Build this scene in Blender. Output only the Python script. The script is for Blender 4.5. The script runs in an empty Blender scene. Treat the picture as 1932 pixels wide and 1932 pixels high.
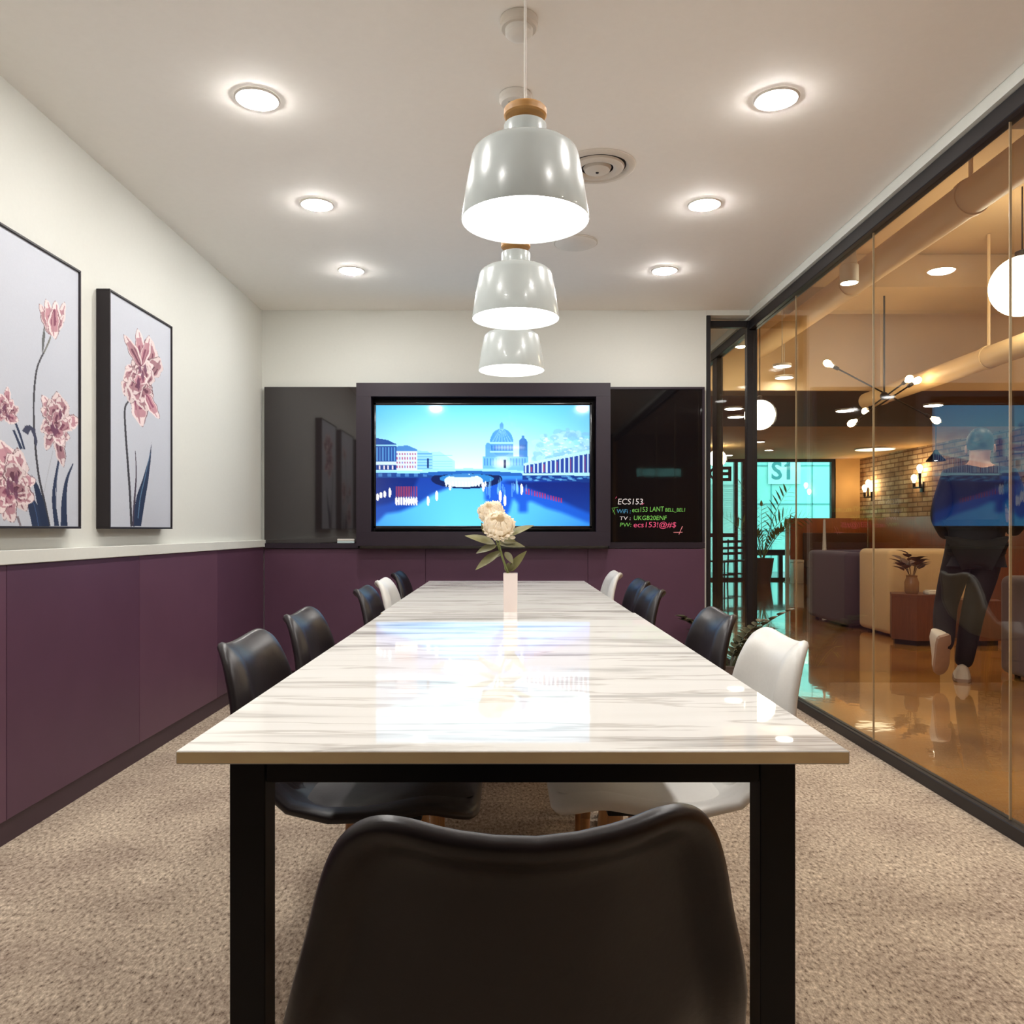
import bpy, bmesh, math, random
import numpy as np
from mathutils import Vector, Matrix, Euler

# ------------------------------------------------------------------ camera, world, exposure
scene = bpy.context.scene
cam_d = bpy.data.cameras.new('camera')
cam = bpy.data.objects.new('camera', cam_d)
scene.collection.objects.link(cam)
cam.location = (0, 0, 1.035)
cam.rotation_euler = (math.pi / 2, 0, 0)
cam_d.sensor_width = 36
cam_d.lens = 1520 / 1932 * 36
cam_d.shift_x = 10 / 1932
cam_d.shift_y = 34 / 1932
cam_d.clip_start = 0.02
scene.camera = cam
vs = scene.view_settings
vs.view_transform = 'Standard'
vs.look = 'None'
vs.exposure = 1.12
vs.gamma = 1.0
vs.use_curve_mapping = False

world = bpy.data.worlds.new('world')
scene.world = world
world.use_nodes = True
wbg = world.node_tree.nodes['Background']
wbg.inputs[0].default_value = (0.50, 0.93, 0.95, 1)
wbg.inputs[1].default_value = 1.8

L_DOWN = 118.0      # the room's recessed downlights
L_PEND = 5.0       # diffusers of the three pendants
L_TV = 0.74         # television picture
L_GLOBE = 9.0      # lounge globes
L_BULB = 28.0      # lounge filament bulbs
L_LOUNGE = 95.0    # lounge spotlights and added downlights

C = scene.collection
PI = math.pi
R = math.radians


# ------------------------------------------------------------------ helpers
def lin(r, g, b):
    f = lambda c: (c / 255 / 12.92) if c / 255 <= 0.04045 else ((c / 255 + 0.055) / 1.055) ** 2.4
    return (f(r), f(g), f(b))


def nodes_of(name):
    m = bpy.data.materials.new(name)
    m.use_nodes = True
    nt = m.node_tree
    for n in list(nt.nodes):
        nt.nodes.remove(n)
    out = nt.nodes.new('ShaderNodeOutputMaterial')
    return m, nt, out


def N(nt, kind, **kw):
    n = nt.nodes.new(kind)
    for k, v in kw.items():
        setattr(n, k, v)
    return n


def mat(name, col, rough=0.5, metal=0.0, var=0.06, scale=30.0, bump=0.0, spec=0.5, coat=0.0, sheen=0.0, stretch=(1, 1, 1), trans=0.0):
    m, nt, out = nodes_of(name)
    p = N(nt, 'ShaderNodeBsdfPrincipled')
    nt.links.new(p.outputs[0], out.inputs[0])
    tc = N(nt, 'ShaderNodeTexCoord')
    mp = N(nt, 'ShaderNodeMapping')
    mp.inputs['Scale'].default_value = stretch
    nz = N(nt, 'ShaderNodeTexNoise')
    nz.inputs['Scale'].default_value = scale
    nz.inputs['Detail'].default_value = 4
    nt.links.new(tc.outputs['Object'], mp.inputs[0])
    nt.links.new(mp.outputs[0], nz.inputs['Vector'])
    mx = N(nt, 'ShaderNodeMix', data_type='RGBA')
    c = Vector(col)
    mx.inputs[6].default_value = (*[max(0, x * (1 - var * 2)) for x in c], 1)
    mx.inputs[7].default_value = (*[min(1, x * (1 + var * 2)) for x in c], 1)
    nt.links.new(nz.outputs['Fac'], mx.inputs[0])
    nt.links.new(mx.outputs[2], p.inputs['Base Color'])
    p.inputs['Roughness'].default_value = rough
    p.inputs['Metallic'].default_value = metal
    p.inputs['Specular IOR Level'].default_value = spec
    p.inputs['Coat Weight'].default_value = coat
    p.inputs['Sheen Weight'].default_value = sheen
    p.inputs['Transmission Weight'].default_value = trans
    if bump:
        b = N(nt, 'ShaderNodeBump')
        b.inputs['Strength'].default_value = bump
        b.inputs['Distance'].default_value = 0.002
        nt.links.new(nz.outputs['Fac'], b.inputs['Height'])
        nt.links.new(b.outputs[0], p.inputs['Normal'])
    return m


def emit(name, col, strength):
    m, nt, out = nodes_of(name)
    e = N(nt, 'ShaderNodeEmission')
    e.inputs[0].default_value = (*col, 1)
    e.inputs[1].default_value = strength
    nt.links.new(e.outputs[0], out.inputs[0])
    return m


def glass(name, tint=(0.96, 0.97, 0.95), base=0.045):
    m, nt, out = nodes_of(name)
    lw = N(nt, 'ShaderNodeLayerWeight')
    lw.inputs['Blend'].default_value = 0.5
    pw = N(nt, 'ShaderNodeMath', operation='POWER')
    pw.inputs[1].default_value = 5
    ml = N(nt, 'ShaderNodeMath', operation='MULTIPLY_ADD')
    ml.inputs[1].default_value = 1 - base
    ml.inputs[2].default_value = base
    nt.links.new(lw.outputs['Facing'], pw.inputs[0])
    nt.links.new(pw.outputs[0], ml.inputs[0])
    tr = N(nt, 'ShaderNodeBsdfTransparent')
    tr.inputs[0].default_value = (*tint, 1)
    gl = N(nt, 'ShaderNodeBsdfGlossy')
    gl.inputs['Roughness'].default_value = 0.0
    mx = N(nt, 'ShaderNodeMixShader')
    nt.links.new(ml.outputs[0], mx.inputs[0])
    nt.links.new(tr.outputs[0], mx.inputs[1])
    nt.links.new(gl.outputs[0], mx.inputs[2])
    nt.links.new(mx.outputs[0], out.inputs[0])
    return m


def attr_mat(name, emission=0.0, rough=0.5, spec=0.5):
    m, nt, out = nodes_of(name)
    at = N(nt, 'ShaderNodeAttribute', attribute_name='picture')
    p = N(nt, 'ShaderNodeBsdfPrincipled')
    p.inputs['Roughness'].default_value = rough
    p.inputs['Specular IOR Level'].default_value = spec
    if emission:
        p.inputs['Base Color'].default_value = (0.01, 0.01, 0.012, 1)
        nt.links.new(at.outputs['Color'], p.inputs['Emission Color'])
        p.inputs['Emission Strength'].default_value = emission
    else:
        nt.links.new(at.outputs['Color'], p.inputs['Base Color'])
    nt.links.new(p.outputs[0], out.inputs[0])
    return m


def ramp(nt, stops):
    r = N(nt, 'ShaderNodeValToRGB')
    e = r.color_ramp.elements
    while len(e) < len(stops):
        e.new(0.5)
    for i, (p, c) in enumerate(stops):
        e[i].position = p
        e[i].color = (*c, 1)
    return r


def finish(o, label=None, cat=None, group=None, kind=None):
    if label: o['label'] = label
    if cat: o['category'] = cat
    if group: o['group'] = group
    if kind: o['kind'] = kind
    return o


def link_mesh(name, me, m, parent=None, smooth=35):
    if smooth:
        me.shade_smooth()
        me.set_sharp_from_angle(angle=R(smooth))
    o = bpy.data.objects.new(name, me)
    C.objects.link(o)
    if m is not None and len(me.materials) == 0:
        me.materials.append(m)
    if parent is not None:
        o.parent = parent
    return o


def obj(name, bm, m, parent=None, smooth=35):
    bmesh.ops.recalc_face_normals(bm, faces=bm.faces)
    me = bpy.data.meshes.new(name)
    bm.to_mesh(me)
    bm.free()
    return link_mesh(name, me, m, parent, smooth)


def thing(name, label, cat, loc=(0, 0, 0), rz=0.0, group=None, kind=None):
    o = bpy.data.objects.new(name, None)
    C.objects.link(o)
    o.empty_display_size = 0.1
    o.location = loc
    o.rotation_euler = (0, 0, rz)
    return finish(o, label, cat, group, kind)


def dup(root, loc, rz=0.0, label=None, group=None):
    def rec(o, par):
        c = o.copy()
        C.objects.link(c)
        c.parent = par
        for ch in list(o.children):
            rec(ch, c)
        return c
    r = rec(root, None)
    r.location = loc
    r.rotation_euler = (0, 0, rz)
    if label: r['label'] = label
    if group: r['group'] = group
    return r


def BM():
    return bmesh.new()


def box(bm, x0, x1, y0, y1, z0, z1, bev=0.0, seg=2):
    r = bmesh.ops.create_cube(bm, size=1.0)
    vs_ = r['verts']
    for v in vs_:
        v.co = Vector(((x0 + x1) / 2 + v.co.x * (x1 - x0), (y0 + y1) / 2 + v.co.y * (y1 - y0), (z0 + z1) / 2 + v.co.z * (z1 - z0)))
    if bev > 0:
        es = list({e for v in vs_ for e in v.link_edges})
        bmesh.ops.bevel(bm, geom=es, offset=bev, segments=seg, profile=0.5, affect='EDGES')
    return bm


def lathe(bm, prof, cx=0, cy=0, n=48, cap0=False, cap1=False):
    rings = []
    for (r, z) in prof:
        if r < 1e-6:
            rings.append([bm.verts.new((cx, cy, z))])
        else:
            rings.append([bm.verts.new((cx + r * math.cos(2 * PI * i / n), cy + r * math.sin(2 * PI * i / n), z)) for i in range(n)])
    for a, b in zip(rings, rings[1:]):
        for i in range(n):
            j = (i + 1) % n
            if len(a) == 1 and len(b) == 1: continue
            if len(a) == 1: bm.faces.new((a[0], b[i], b[j]))
            elif len(b) == 1: bm.faces.new((a[i], a[j], b[0]))
            else: bm.faces.new((a[i], a[j], b[j], b[i]))
    if cap0 and len(rings[0]) > 1: bm.faces.new(rings[0][::-1])
    if cap1 and len(rings[-1]) > 1: bm.faces.new(rings[-1])
    return bm


def tube(bm, pts, rad, n=10, cap=True):
    pts = [Vector(p) for p in pts]
    rads = rad if isinstance(rad, (list, tuple)) else [rad] * len(pts)
    up = Vector((0.03, 0.07, 1)).normalized()
    rings = []
    for i, p in enumerate(pts):
        t = (pts[min(i + 1, len(pts) - 1)] - pts[max(i - 1, 0)])
        t = t.normalized() if t.length > 1e-9 else Vector((0, 0, 1))
        a = t.cross(up)
        if a.length < 0.15: a = t.cross(Vector((1, 0.1, 0)))
        a.normalize()
        if rings and a.dot(la) < 0: a = -a
        la = a
        b = t.cross(a)
        rings.append([bm.verts.new(p + rads[i] * (math.cos(2 * PI * k / n) * a + math.sin(2 * PI * k / n) * b)) for k in range(n)])
    for r0, r1 in zip(rings, rings[1:]):
        for k in range(n):
            j = (k + 1) % n
            bm.faces.new((r0[k], r0[j], r1[j], r1[k]))
    if cap:
        bm.faces.new(rings[0][::-1])
        bm.faces.new(rings[-1])
    return bm


def ball(bm, c, r, seg=16, sx=1, sy=1, sz=1):
    m_ = Matrix.Translation(Vector(c)) @ Matrix.Diagonal((sx, sy, sz, 1))
    bmesh.ops.create_uvsphere(bm, u_segments=seg, v_segments=max(8, seg // 2), radius=r, matrix=m_)
    return bm


def prism(bm, poly, z0, z1):
    a = [bm.verts.new((x, y, z0)) for x, y in poly]
    b = [bm.verts.new((x, y, z1)) for x, y in poly]
    n = len(poly)
    for i in range(n):
        j = (i + 1) % n
        bm.faces.new((a[i], a[j], b[j], b[i]))
    bm.faces.new(a[::-1])
    bm.faces.new(b)
    return bm


def leaf(bm, base, d, length, width, droop=0.3, fold=0.15, n=7, up=Vector((0, 0, 1)), thick=0.0006, tip=1.0):
    """one leaf blade: a mid rib with two halves folded up, thin but solid"""
    d = Vector(d).normalized()
    side = d.cross(up)
    if side.length < 0.05: side = d.cross(Vector((1, 0, 0)))
    side.normalize()
    nrm = side.cross(d).normalized()
    p = Vector(base)
    dirv = d.copy()
    rows = []
    for i in range(n + 1):
        t = i / n
        w = width * 0.5 * (math.sin(PI * min(1, t ** 0.75)) ** 0.9 if 0 < t < 1 else 0.0) + 0.0008
        rows.append([p + side * w + nrm * fold * w, p.copy(), p - side * w + nrm * fold * w])
        rows[-1] += [q - nrm * thick for q in rows[-1][:3]]
        dirv = (dirv - up * droop / n).normalized()
        nrm = side.cross(dirv).normalized()
        p = p + dirv * (length / n)
    V = [[bm.verts.new(q) for q in r_] for r_ in rows]
    for a, b in zip(V, V[1:]):
        bm.faces.new((a[0], a[1], b[1], b[0]))
        bm.faces.new((a[1], a[2], b[2], b[1]))
        bm.faces.new((a[4], a[3], b[3], b[4]))
        bm.faces.new((a[5], a[4], b[4], b[5]))
        bm.faces.new((a[3], a[0], b[0], b[3]))
        bm.faces.new((a[2], a[5], b[5], b[2]))


def text_mesh(txt, size, extrude=0.001, shear=0.0, bold=0.0, res=3):
    cu = bpy.data.curves.new('lettering', 'FONT')
    cu.body = txt
    cu.size = size
    cu.extrude = extrude
    cu.shear = shear
    cu.offset = bold
    cu.resolution_u = res
    o = bpy.data.objects.new('lettering', cu)
    C.objects.link(o)
    bpy.context.view_layer.update()
    dg = bpy.context.evaluated_depsgraph_get()
    me = bpy.data.meshes.new_from_object(o.evaluated_get(dg))
    bpy.data.objects.remove(o)
    return me


def skin(name, pts, edges, mtl, parent=None, root=0, sub=2):
    """one continuous body surface grown round a jointed skeleton"""
    me = bpy.data.meshes.new(name)
    me.from_pydata([p[:3] for p in pts], edges, [])
    o = bpy.data.objects.new(name, me)
    C.objects.link(o)
    o.modifiers.new('skin', 'SKIN')
    for i, p in enumerate(pts):
        r = p[3]
        me.skin_vertices[0].data[i].radius = r if isinstance(r, tuple) else (r, r)
    me.skin_vertices[0].data[root].use_root = True
    s = o.modifiers.new('sub', 'SUBSURF')
    s.levels = sub
    bpy.context.view_layer.update()
    dg = bpy.context.evaluated_depsgraph_get()
    me2 = bpy.data.meshes.new_from_object(o.evaluated_get(dg))
    bpy.data.objects.remove(o)
    me2.materials.clear()
    return link_mesh(name, me2, mtl, parent, 60)


def struct(name, bm, m, smooth=35):
    return finish(obj(name, bm, m, None, smooth), kind='structure')


# ------------------------------------------------------------------ flat pictures (screen, wall art)
class Canvas:
    def __init__(self, nx, ny):
        self.nx, self.ny = nx, ny
        xs = (np.arange(nx) + 0.0) / (nx - 1)
        ys = (np.arange(ny) + 0.0) / (ny - 1)
        self.U, self.V = np.meshgrid(xs, ys)        # V = 0 at the top
        self.rgb = np.zeros((ny, nx, 3))

    def mask_poly(self, pts):
        U, V = self.U, self.V
        ins = np.zeros(U.shape, bool)
        n = len(pts)
        j = n - 1
        for i in range(n):
            xi, yi = pts[i]
            xj, yj = pts[j]
            if yi != yj:
                c = ((yi > V) != (yj > V)) & (U < (xj - xi) * (V - yi) / (yj - yi) + xi)
                ins ^= c
            j = i
        return ins

    def put(self, mask, col, a=1.0):
        col = np.array(col) if not callable(col) else col
        if isinstance(a, np.ndarray):
            aa = (a * mask)[..., None]
            self.rgb = self.rgb * (1 - aa) + col * aa
        else:
            self.rgb[mask] = self.rgb[mask] * (1 - a) + col * a

    def poly(self, pts, col, a=1.0):
        self.put(self.mask_poly(pts), col, a)

    def ell(self, cx, cy, rx, ry, col, a=1.0, soft=False):
        d = ((self.U - cx) / rx) ** 2 + ((self.V - cy) / ry) ** 2
        if soft:
            self.put(np.ones(d.shape, bool), col, np.clip(1 - d, 0, 1) * a)
        else:
            self.put(d < 1, col, a)


def picture_mesh(name, cv, corner, du, dv, m, parent):
    """flat grid carrying the picture; corner = top left, du / dv = edge vectors"""
    nx, ny = cv.nx, cv.ny
    P = np.array(corner)[None, None, :] + cv.U[..., None] * np.array(du) + cv.V[..., None] * np.array(dv)
    verts = P.reshape(-1, 3)
    idx = np.arange(nx * ny).reshape(ny, nx)
    f = np.stack([idx[:-1, :-1], idx[1:, :-1], idx[1:, 1:], idx[:-1, 1:]], -1).reshape(-1, 4)
    me = bpy.data.meshes.new(name)
    me.from_pydata(verts.tolist(), [], f.tolist())
    at = me.color_attributes.new('picture', 'FLOAT_COLOR', 'POINT')
    s = np.clip(cv.rgb.reshape(-1, 3), 0, 255) / 255
    l = np.where(s <= 0.04045, s / 12.92, ((s + 0.055) / 1.055) ** 2.4)
    buf = np.ones((nx * ny, 4), np.float32)
    buf[:, :3] = l
    at.data.foreach_set('color', buf.ravel())
    me.update()
    return link_mesh(name, me, m, parent, 0)


# ------------------------------------------------------------------ materials
M = {}
M['wall'] = mat('white painted plaster', lin(216, 217, 210), 0.75, var=0.012, scale=60, bump=0.08)
M['ceil'] = mat('ceiling paint', lin(246, 243, 237), 0.8, var=0.01, scale=40, bump=0.05)
M['purple'] = mat('aubergine laminate', lin(88, 58, 77), 0.42, var=0.05, scale=6, spec=0.4)
M['purple_b'] = mat('aubergine laminate second batch', lin(98, 66, 84), 0.42, var=0.05, scale=6, spec=0.4)
M['purple_dark'] = mat('dark plum panel', lin(39, 28, 39), 0.45, var=0.04, scale=8, spec=0.4)
M['base'] = mat('dark plinth', lin(64, 44, 54), 0.5, var=0.05)
M['black'] = mat('black powder coated steel', lin(24, 20, 24), 0.45, var=0.05, scale=80)
M['leg'] = mat('black satin steel', lin(16, 14, 16), 0.5, var=0.05, scale=80, spec=0.3)
M['frame'] = mat('black stained picture frame', lin(28, 20, 26), 0.5, var=0.1, scale=50, stretch=(1, 1, 0.1))
M['chair_dark'] = mat('dark leatherette', lin(29, 22, 25), 0.38, var=0.06, scale=120, bump=0.12, spec=0.5)
M['chair_white'] = mat('white leatherette', lin(212, 209, 203), 0.42, var=0.02, scale=120, bump=0.1)
M['wood_leg'] = mat('beech chair leg', lin(190, 142, 92), 0.45, var=0.12, scale=14, stretch=(8, 8, 1))
M['wood_cap'] = mat('turned oak', lin(196, 146, 84), 0.5, var=0.15, scale=20, stretch=(1, 1, 6))
M['lamp'] = mat('white enamelled metal', lin(192, 200, 199), 0.25, var=0.01, spec=0.6, coat=0.3)
M['lamp_in'] = mat('white lamp lining', lin(250, 246, 236), 0.5, var=0.01)
M['plastic'] = mat('white plastic', lin(224, 220, 212), 0.45, var=0.02)
M['cream_pl'] = mat('cream plastic', lin(210, 202, 190), 0.5, var=0.02)
M['chrome'] = mat('chrome', (0.7, 0.7, 0.7), 0.15, 1.0, var=0.02)
M['purple_pl'] = mat('violet plastic', lin(70, 50, 120), 0.4)
M['ceramic'] = mat('blush white ceramic', lin(240, 226, 220), 0.22, var=0.01, coat=0.5)
M['petal'] = None
M['leaf'] = mat('olive leaf', lin(112, 108, 66), 0.42, var=0.2, scale=35, stretch=(1, 1, 0.4))
M['leaf_dark'] = mat('dark glossy leaf', lin(76, 76, 56), 0.35, var=0.25, scale=30)
M['leaf_lime'] = mat('young lime leaf', lin(150, 170, 60), 0.4, var=0.2, scale=30)
M['palm'] = mat('palm leaf', lin(128, 150, 80), 0.45, var=0.2, scale=20)
M['stem'] = mat('green stem', lin(120, 128, 70), 0.5, var=0.15)
M['soil'] = mat('potting soil', lin(46, 34, 28), 0.95, var=0.3, scale=90, bump=0.6)
M['pot_grey'] = mat('grey brown planter', lin(92, 78, 72), 0.6, var=0.06)
M['pot_white'] = mat('white planter', lin(220, 216, 208), 0.4, var=0.02)
M['glassblack'] = mat('black back painted glass', (0.006, 0.005, 0.006), 0.03, var=0.02, spec=0.5)
M['glassblack_sheen'] = mat('black glass greyed by painted reflection', (0.022, 0.017, 0.018), 0.04, var=0.02, spec=0.75)  # black glass; base colour lifted to stand in for the white wall's reflection
M['tvblack'] = mat('gloss black bezel', (0.008, 0.008, 0.010), 0.15, var=0.02)
M['navy'] = mat('navy upholstery', lin(62, 50, 66), 0.85, var=0.08, scale=180, bump=0.25, sheen=0.2)
M['cream'] = mat('cream upholstery', lin(214, 184, 138), 0.8, var=0.04, scale=140, bump=0.2, sheen=0.2)
M['greysofa'] = mat('taupe grey upholstery', lin(104, 84, 86), 0.85, var=0.06, scale=160, bump=0.25, sheen=0.2)
M['walnut'] = mat('walnut veneer', lin(110, 66, 42), 0.4, var=0.2, scale=10, stretch=(6, 6, 0.6))
M['orange_wood'] = mat('cherry wood panelling', lin(168, 92, 38), 0.4, var=0.15, scale=8, stretch=(4, 4, 0.5))
M['lounge_wall'] = mat('ochre plaster', lin(208, 170, 116), 0.8, var=0.06, scale=4, bump=0.1)
M['lounge_ceil'] = mat('sprayed beige ceiling', lin(196, 166, 124), 0.85, var=0.08, scale=2.2, bump=0.3)
M['lounge_dark'] = mat('brown painted ceiling zone', lin(92, 62, 48), 0.8, var=0.06, scale=3)
M['duct'] = mat('painted duct', lin(222, 192, 146), 0.55, var=0.05, scale=3)
M['steel_dark'] = mat('dark bronze metal', lin(44, 32, 26), 0.4, 0.6, var=0.1)
M['winframe'] = mat('dark aluminium frame', lin(30, 28, 36), 0.45, 0.2, var=0.05)
M['facade'] = mat('pale render facade', lin(196, 236, 232), 0.8, var=0.05, scale=2)
M['facade_pale'] = mat('white facade panel', lin(240, 250, 250), 0.7, var=0.02, scale=2)
M['facade_line'] = mat('facade shadow joint', lin(120, 178, 180), 0.8, var=0.05)
M['sign'] = mat('teal sign lettering', lin(88, 150, 156), 0.6, var=0.05)
M['signblack'] = mat('black sign lettering', lin(18, 16, 18), 0.6, var=0.05)
M['street'] = mat('grey pavement', lin(150, 160, 160), 0.9, var=0.1, scale=8)
M['skin'] = mat('skin', lin(205, 160, 135), 0.5, var=0.04)
M['jacket'] = mat('black jacket cloth', lin(20, 18, 26), 0.8, var=0.1, scale=90, bump=0.2)
M['trousers'] = mat('black trouser cloth', lin(18, 15, 18), 0.85, var=0.1, scale=120, bump=0.2)
M['shoe'] = mat('white sneaker leather', lin(232, 222, 212), 0.5, var=0.04)
M['sole'] = mat('taupe rubber sole', lin(176, 148, 134), 0.7, var=0.06)
M['hair'] = mat('black hair', lin(18, 14, 14), 0.5, var=0.2, scale=60, stretch=(1, 1, 0.2))
M['paper'] = mat('white paper', lin(240, 236, 226), 0.8, var=0.02)
M['eraser'] = mat('pale teal felt', lin(188, 208, 210), 0.8, var=0.05)
M['e_down'] = emit('downlight glow', (1.0, 0.975, 0.94), L_DOWN)
M['e_pend'] = emit('pendant diffuser glow', (1.0, 0.97, 0.92), L_PEND)
M['e_globe'] = emit('globe glow', (1.0, 0.86, 0.62), L_GLOBE)
M['e_bulb'] = emit('filament bulb glow', (1.0, 0.70, 0.38), L_BULB)
M['e_lounge'] = emit('lounge spot and added light glow', (1.0, 0.83, 0.60), L_LOUNGE)
M['pane'] = glass('clear partition glass', (0.96, 0.97, 0.95), 0.045)
M['winpane'] = glass('green tinted window glass', (0.80, 0.98, 0.95), 0.04)


def marker(name, r, g, b):
    return mat(name, lin(r, g, b), 0.6, var=0.08, scale=200)


def carpet():
    m, nt, out = nodes_of('speckled beige carpet')
    p = N(nt, 'ShaderNodeBsdfPrincipled')
    p.inputs['Roughness'].default_value = 0.95
    p.inputs['Specular IOR Level'].default_value = 0.1
    nt.links.new(p.outputs[0], out.inputs[0])
    tc = N(nt, 'ShaderNodeTexCoord')
    n1 = N(nt, 'ShaderNodeTexNoise')
    n1.inputs['Scale'].default_value = 62
    n1.inputs['Detail'].default_value = 6
    n1.inputs['Roughness'].default_value = 0.72
    mp = N(nt, 'ShaderNodeMapping')
    mp.inputs['Scale'].default_value = (1.6, 0.8, 1)
    nt.links.new(tc.outputs['Object'], mp.inputs[0])
    nt.links.new(mp.outputs[0], n1.inputs['Vector'])
    r1 = ramp(nt, [(0.34, lin(100, 84, 74)), (0.45, lin(174, 158, 140)), (0.55, lin(200, 185, 165)), (0.68, lin(240, 226, 206))])
    nt.links.new(n1.outputs['Fac'], r1.inputs[0])
    n2 = N(nt, 'ShaderNodeTexNoise')
    n2.inputs['Scale'].default_value = 3.0
    n2.inputs['Detail'].default_value = 6
    nt.links.new(tc.outputs['Object'], n2.inputs['Vector'])
    r2 = ramp(nt, [(0.35, (0.80, 0.75, 0.74)), (0.65, (1.06, 1.03, 1.0))])
    nt.links.new(n2.outputs['Fac'], r2.inputs[0])
    mx = N(nt, 'ShaderNodeMix', data_type='RGBA', blend_type='MULTIPLY')
    mx.inputs[0].default_value = 1
    nt.links.new(r1.outputs[0], mx.inputs[6])
    nt.links.new(r2.outputs[0], mx.inputs[7])
    nt.links.new(mx.outputs[2], p.inputs['Base Color'])
    b = N(nt, 'ShaderNodeBump')
    b.inputs['Strength'].default_value = 0.7
    b.inputs['Distance'].default_value = 0.006
    nt.links.new(n1.outputs['Fac'], b.inputs['Height'])
    nt.links.new(b.outputs[0], p.inputs['Normal'])
    return m


def marble():
    m, nt, out = nodes_of('white veined marble')
    p = N(nt, 'ShaderNodeBsdfPrincipled')
    p.inputs['Roughness'].default_value = 0.025
    p.inputs['Specular IOR Level'].default_value = 0.13
    nt.links.new(p.outputs[0], out.inputs[0])
    tc = N(nt, 'ShaderNodeTexCoord')
    mp = N(nt, 'ShaderNodeMapping')
    mp.inputs['Rotation'].default_value = (0, 0, R(-26))
    mp.inputs['Scale'].default_value = (0.60, 5.0, 3)
    nt.links.new(tc.outputs['Object'], mp.inputs[0])
    n1 = N(nt, 'ShaderNodeTexNoise')
    n1.inputs['Scale'].default_value = 2.0
    n1.inputs['Detail'].default_value = 9
    n1.inputs['Roughness'].default_value = 0.56
    n1.inputs['Distortion'].default_value = 0.28
    nt.links.new(mp.outputs[0], n1.inputs['Vector'])
    r1 = ramp(nt, [(0.28, lin(158, 154, 151)), (0.385, lin(200, 197, 192)), (0.475, lin(232, 230, 225)), (0.8, lin(238, 237, 233))])
    nt.links.new(n1.outputs['Fac'], r1.inputs[0])
    # fine dark veins
    n2 = N(nt, 'ShaderNodeTexNoise')
    n2.inputs['Scale'].default_value = 1.7
    n2.inputs['Detail'].default_value = 6
    n2.inputs['Distortion'].default_value = 0.25
    nt.links.new(mp.outputs[0], n2.inputs['Vector'])
    r2 = ramp(nt, [(0.483, (1, 1, 1)), (0.497, lin(190, 184, 178)), (0.503, lin(196, 190, 184)), (0.517, (1, 1, 1))])
    nt.links.new(n2.outputs['Fac'], r2.inputs[0])
    mx = N(nt, 'ShaderNodeMix', data_type='RGBA', blend_type='MULTIPLY')
    mx.inputs[0].default_value = 0.5
    nt.links.new(r1.outputs[0], mx.inputs[6])
    nt.links.new(r2.outputs[0], mx.inputs[7])
    nt.links.new(mx.outputs[2], p.inputs['Base Color'])
    return m


def marble_edge():
    return mat('honed marble edge', lin(252, 216, 164), 0.5, var=0.1, scale=14, stretch=(1, 1, 3))


def epoxy():
    m, nt, out = nodes_of('amber polished concrete')
    p = N(nt, 'ShaderNodeBsdfPrincipled')
    nt.links.new(p.outputs[0], out.inputs[0])
    tc = N(nt, 'ShaderNodeTexCoord')
    n1 = N(nt, 'ShaderNodeTexNoise')
    n1.inputs['Scale'].default_value = 1.4
    n1.inputs['Detail'].default_value = 7
    nt.links.new(tc.outputs['Object'], n1.inputs['Vector'])
    r1 = ramp(nt, [(0.3, lin(150, 98, 42)), (0.7, lin(216, 154, 70))])
    nt.links.new(n1.outputs['Fac'], r1.inputs[0])
    nt.links.new(r1.outputs[0], p.inputs['Base Color'])
    p.inputs['Roughness'].default_value = 0.10
    p.inputs['Coat Weight'].default_value = 1.0
    p.inputs['Coat Roughness'].default_value = 0.02
    n2 = N(nt, 'ShaderNodeTexNoise')
    n2.inputs['Scale'].default_value = 7
    nt.links.new(tc.outputs['Object'], n2.inputs['Vector'])
    b = N(nt, 'ShaderNodeBump')
    b.inputs['Strength'].default_value = 0.05
    b.inputs['Distance'].default_value = 0.01
    nt.links.new(n2.outputs['Fac'], b.inputs['Height'])
    nt.links.new(b.outputs[0], p.inputs['Normal'])
    nt.links.new(b.outputs[0], p.inputs['Coat Normal'])
    return m


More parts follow.
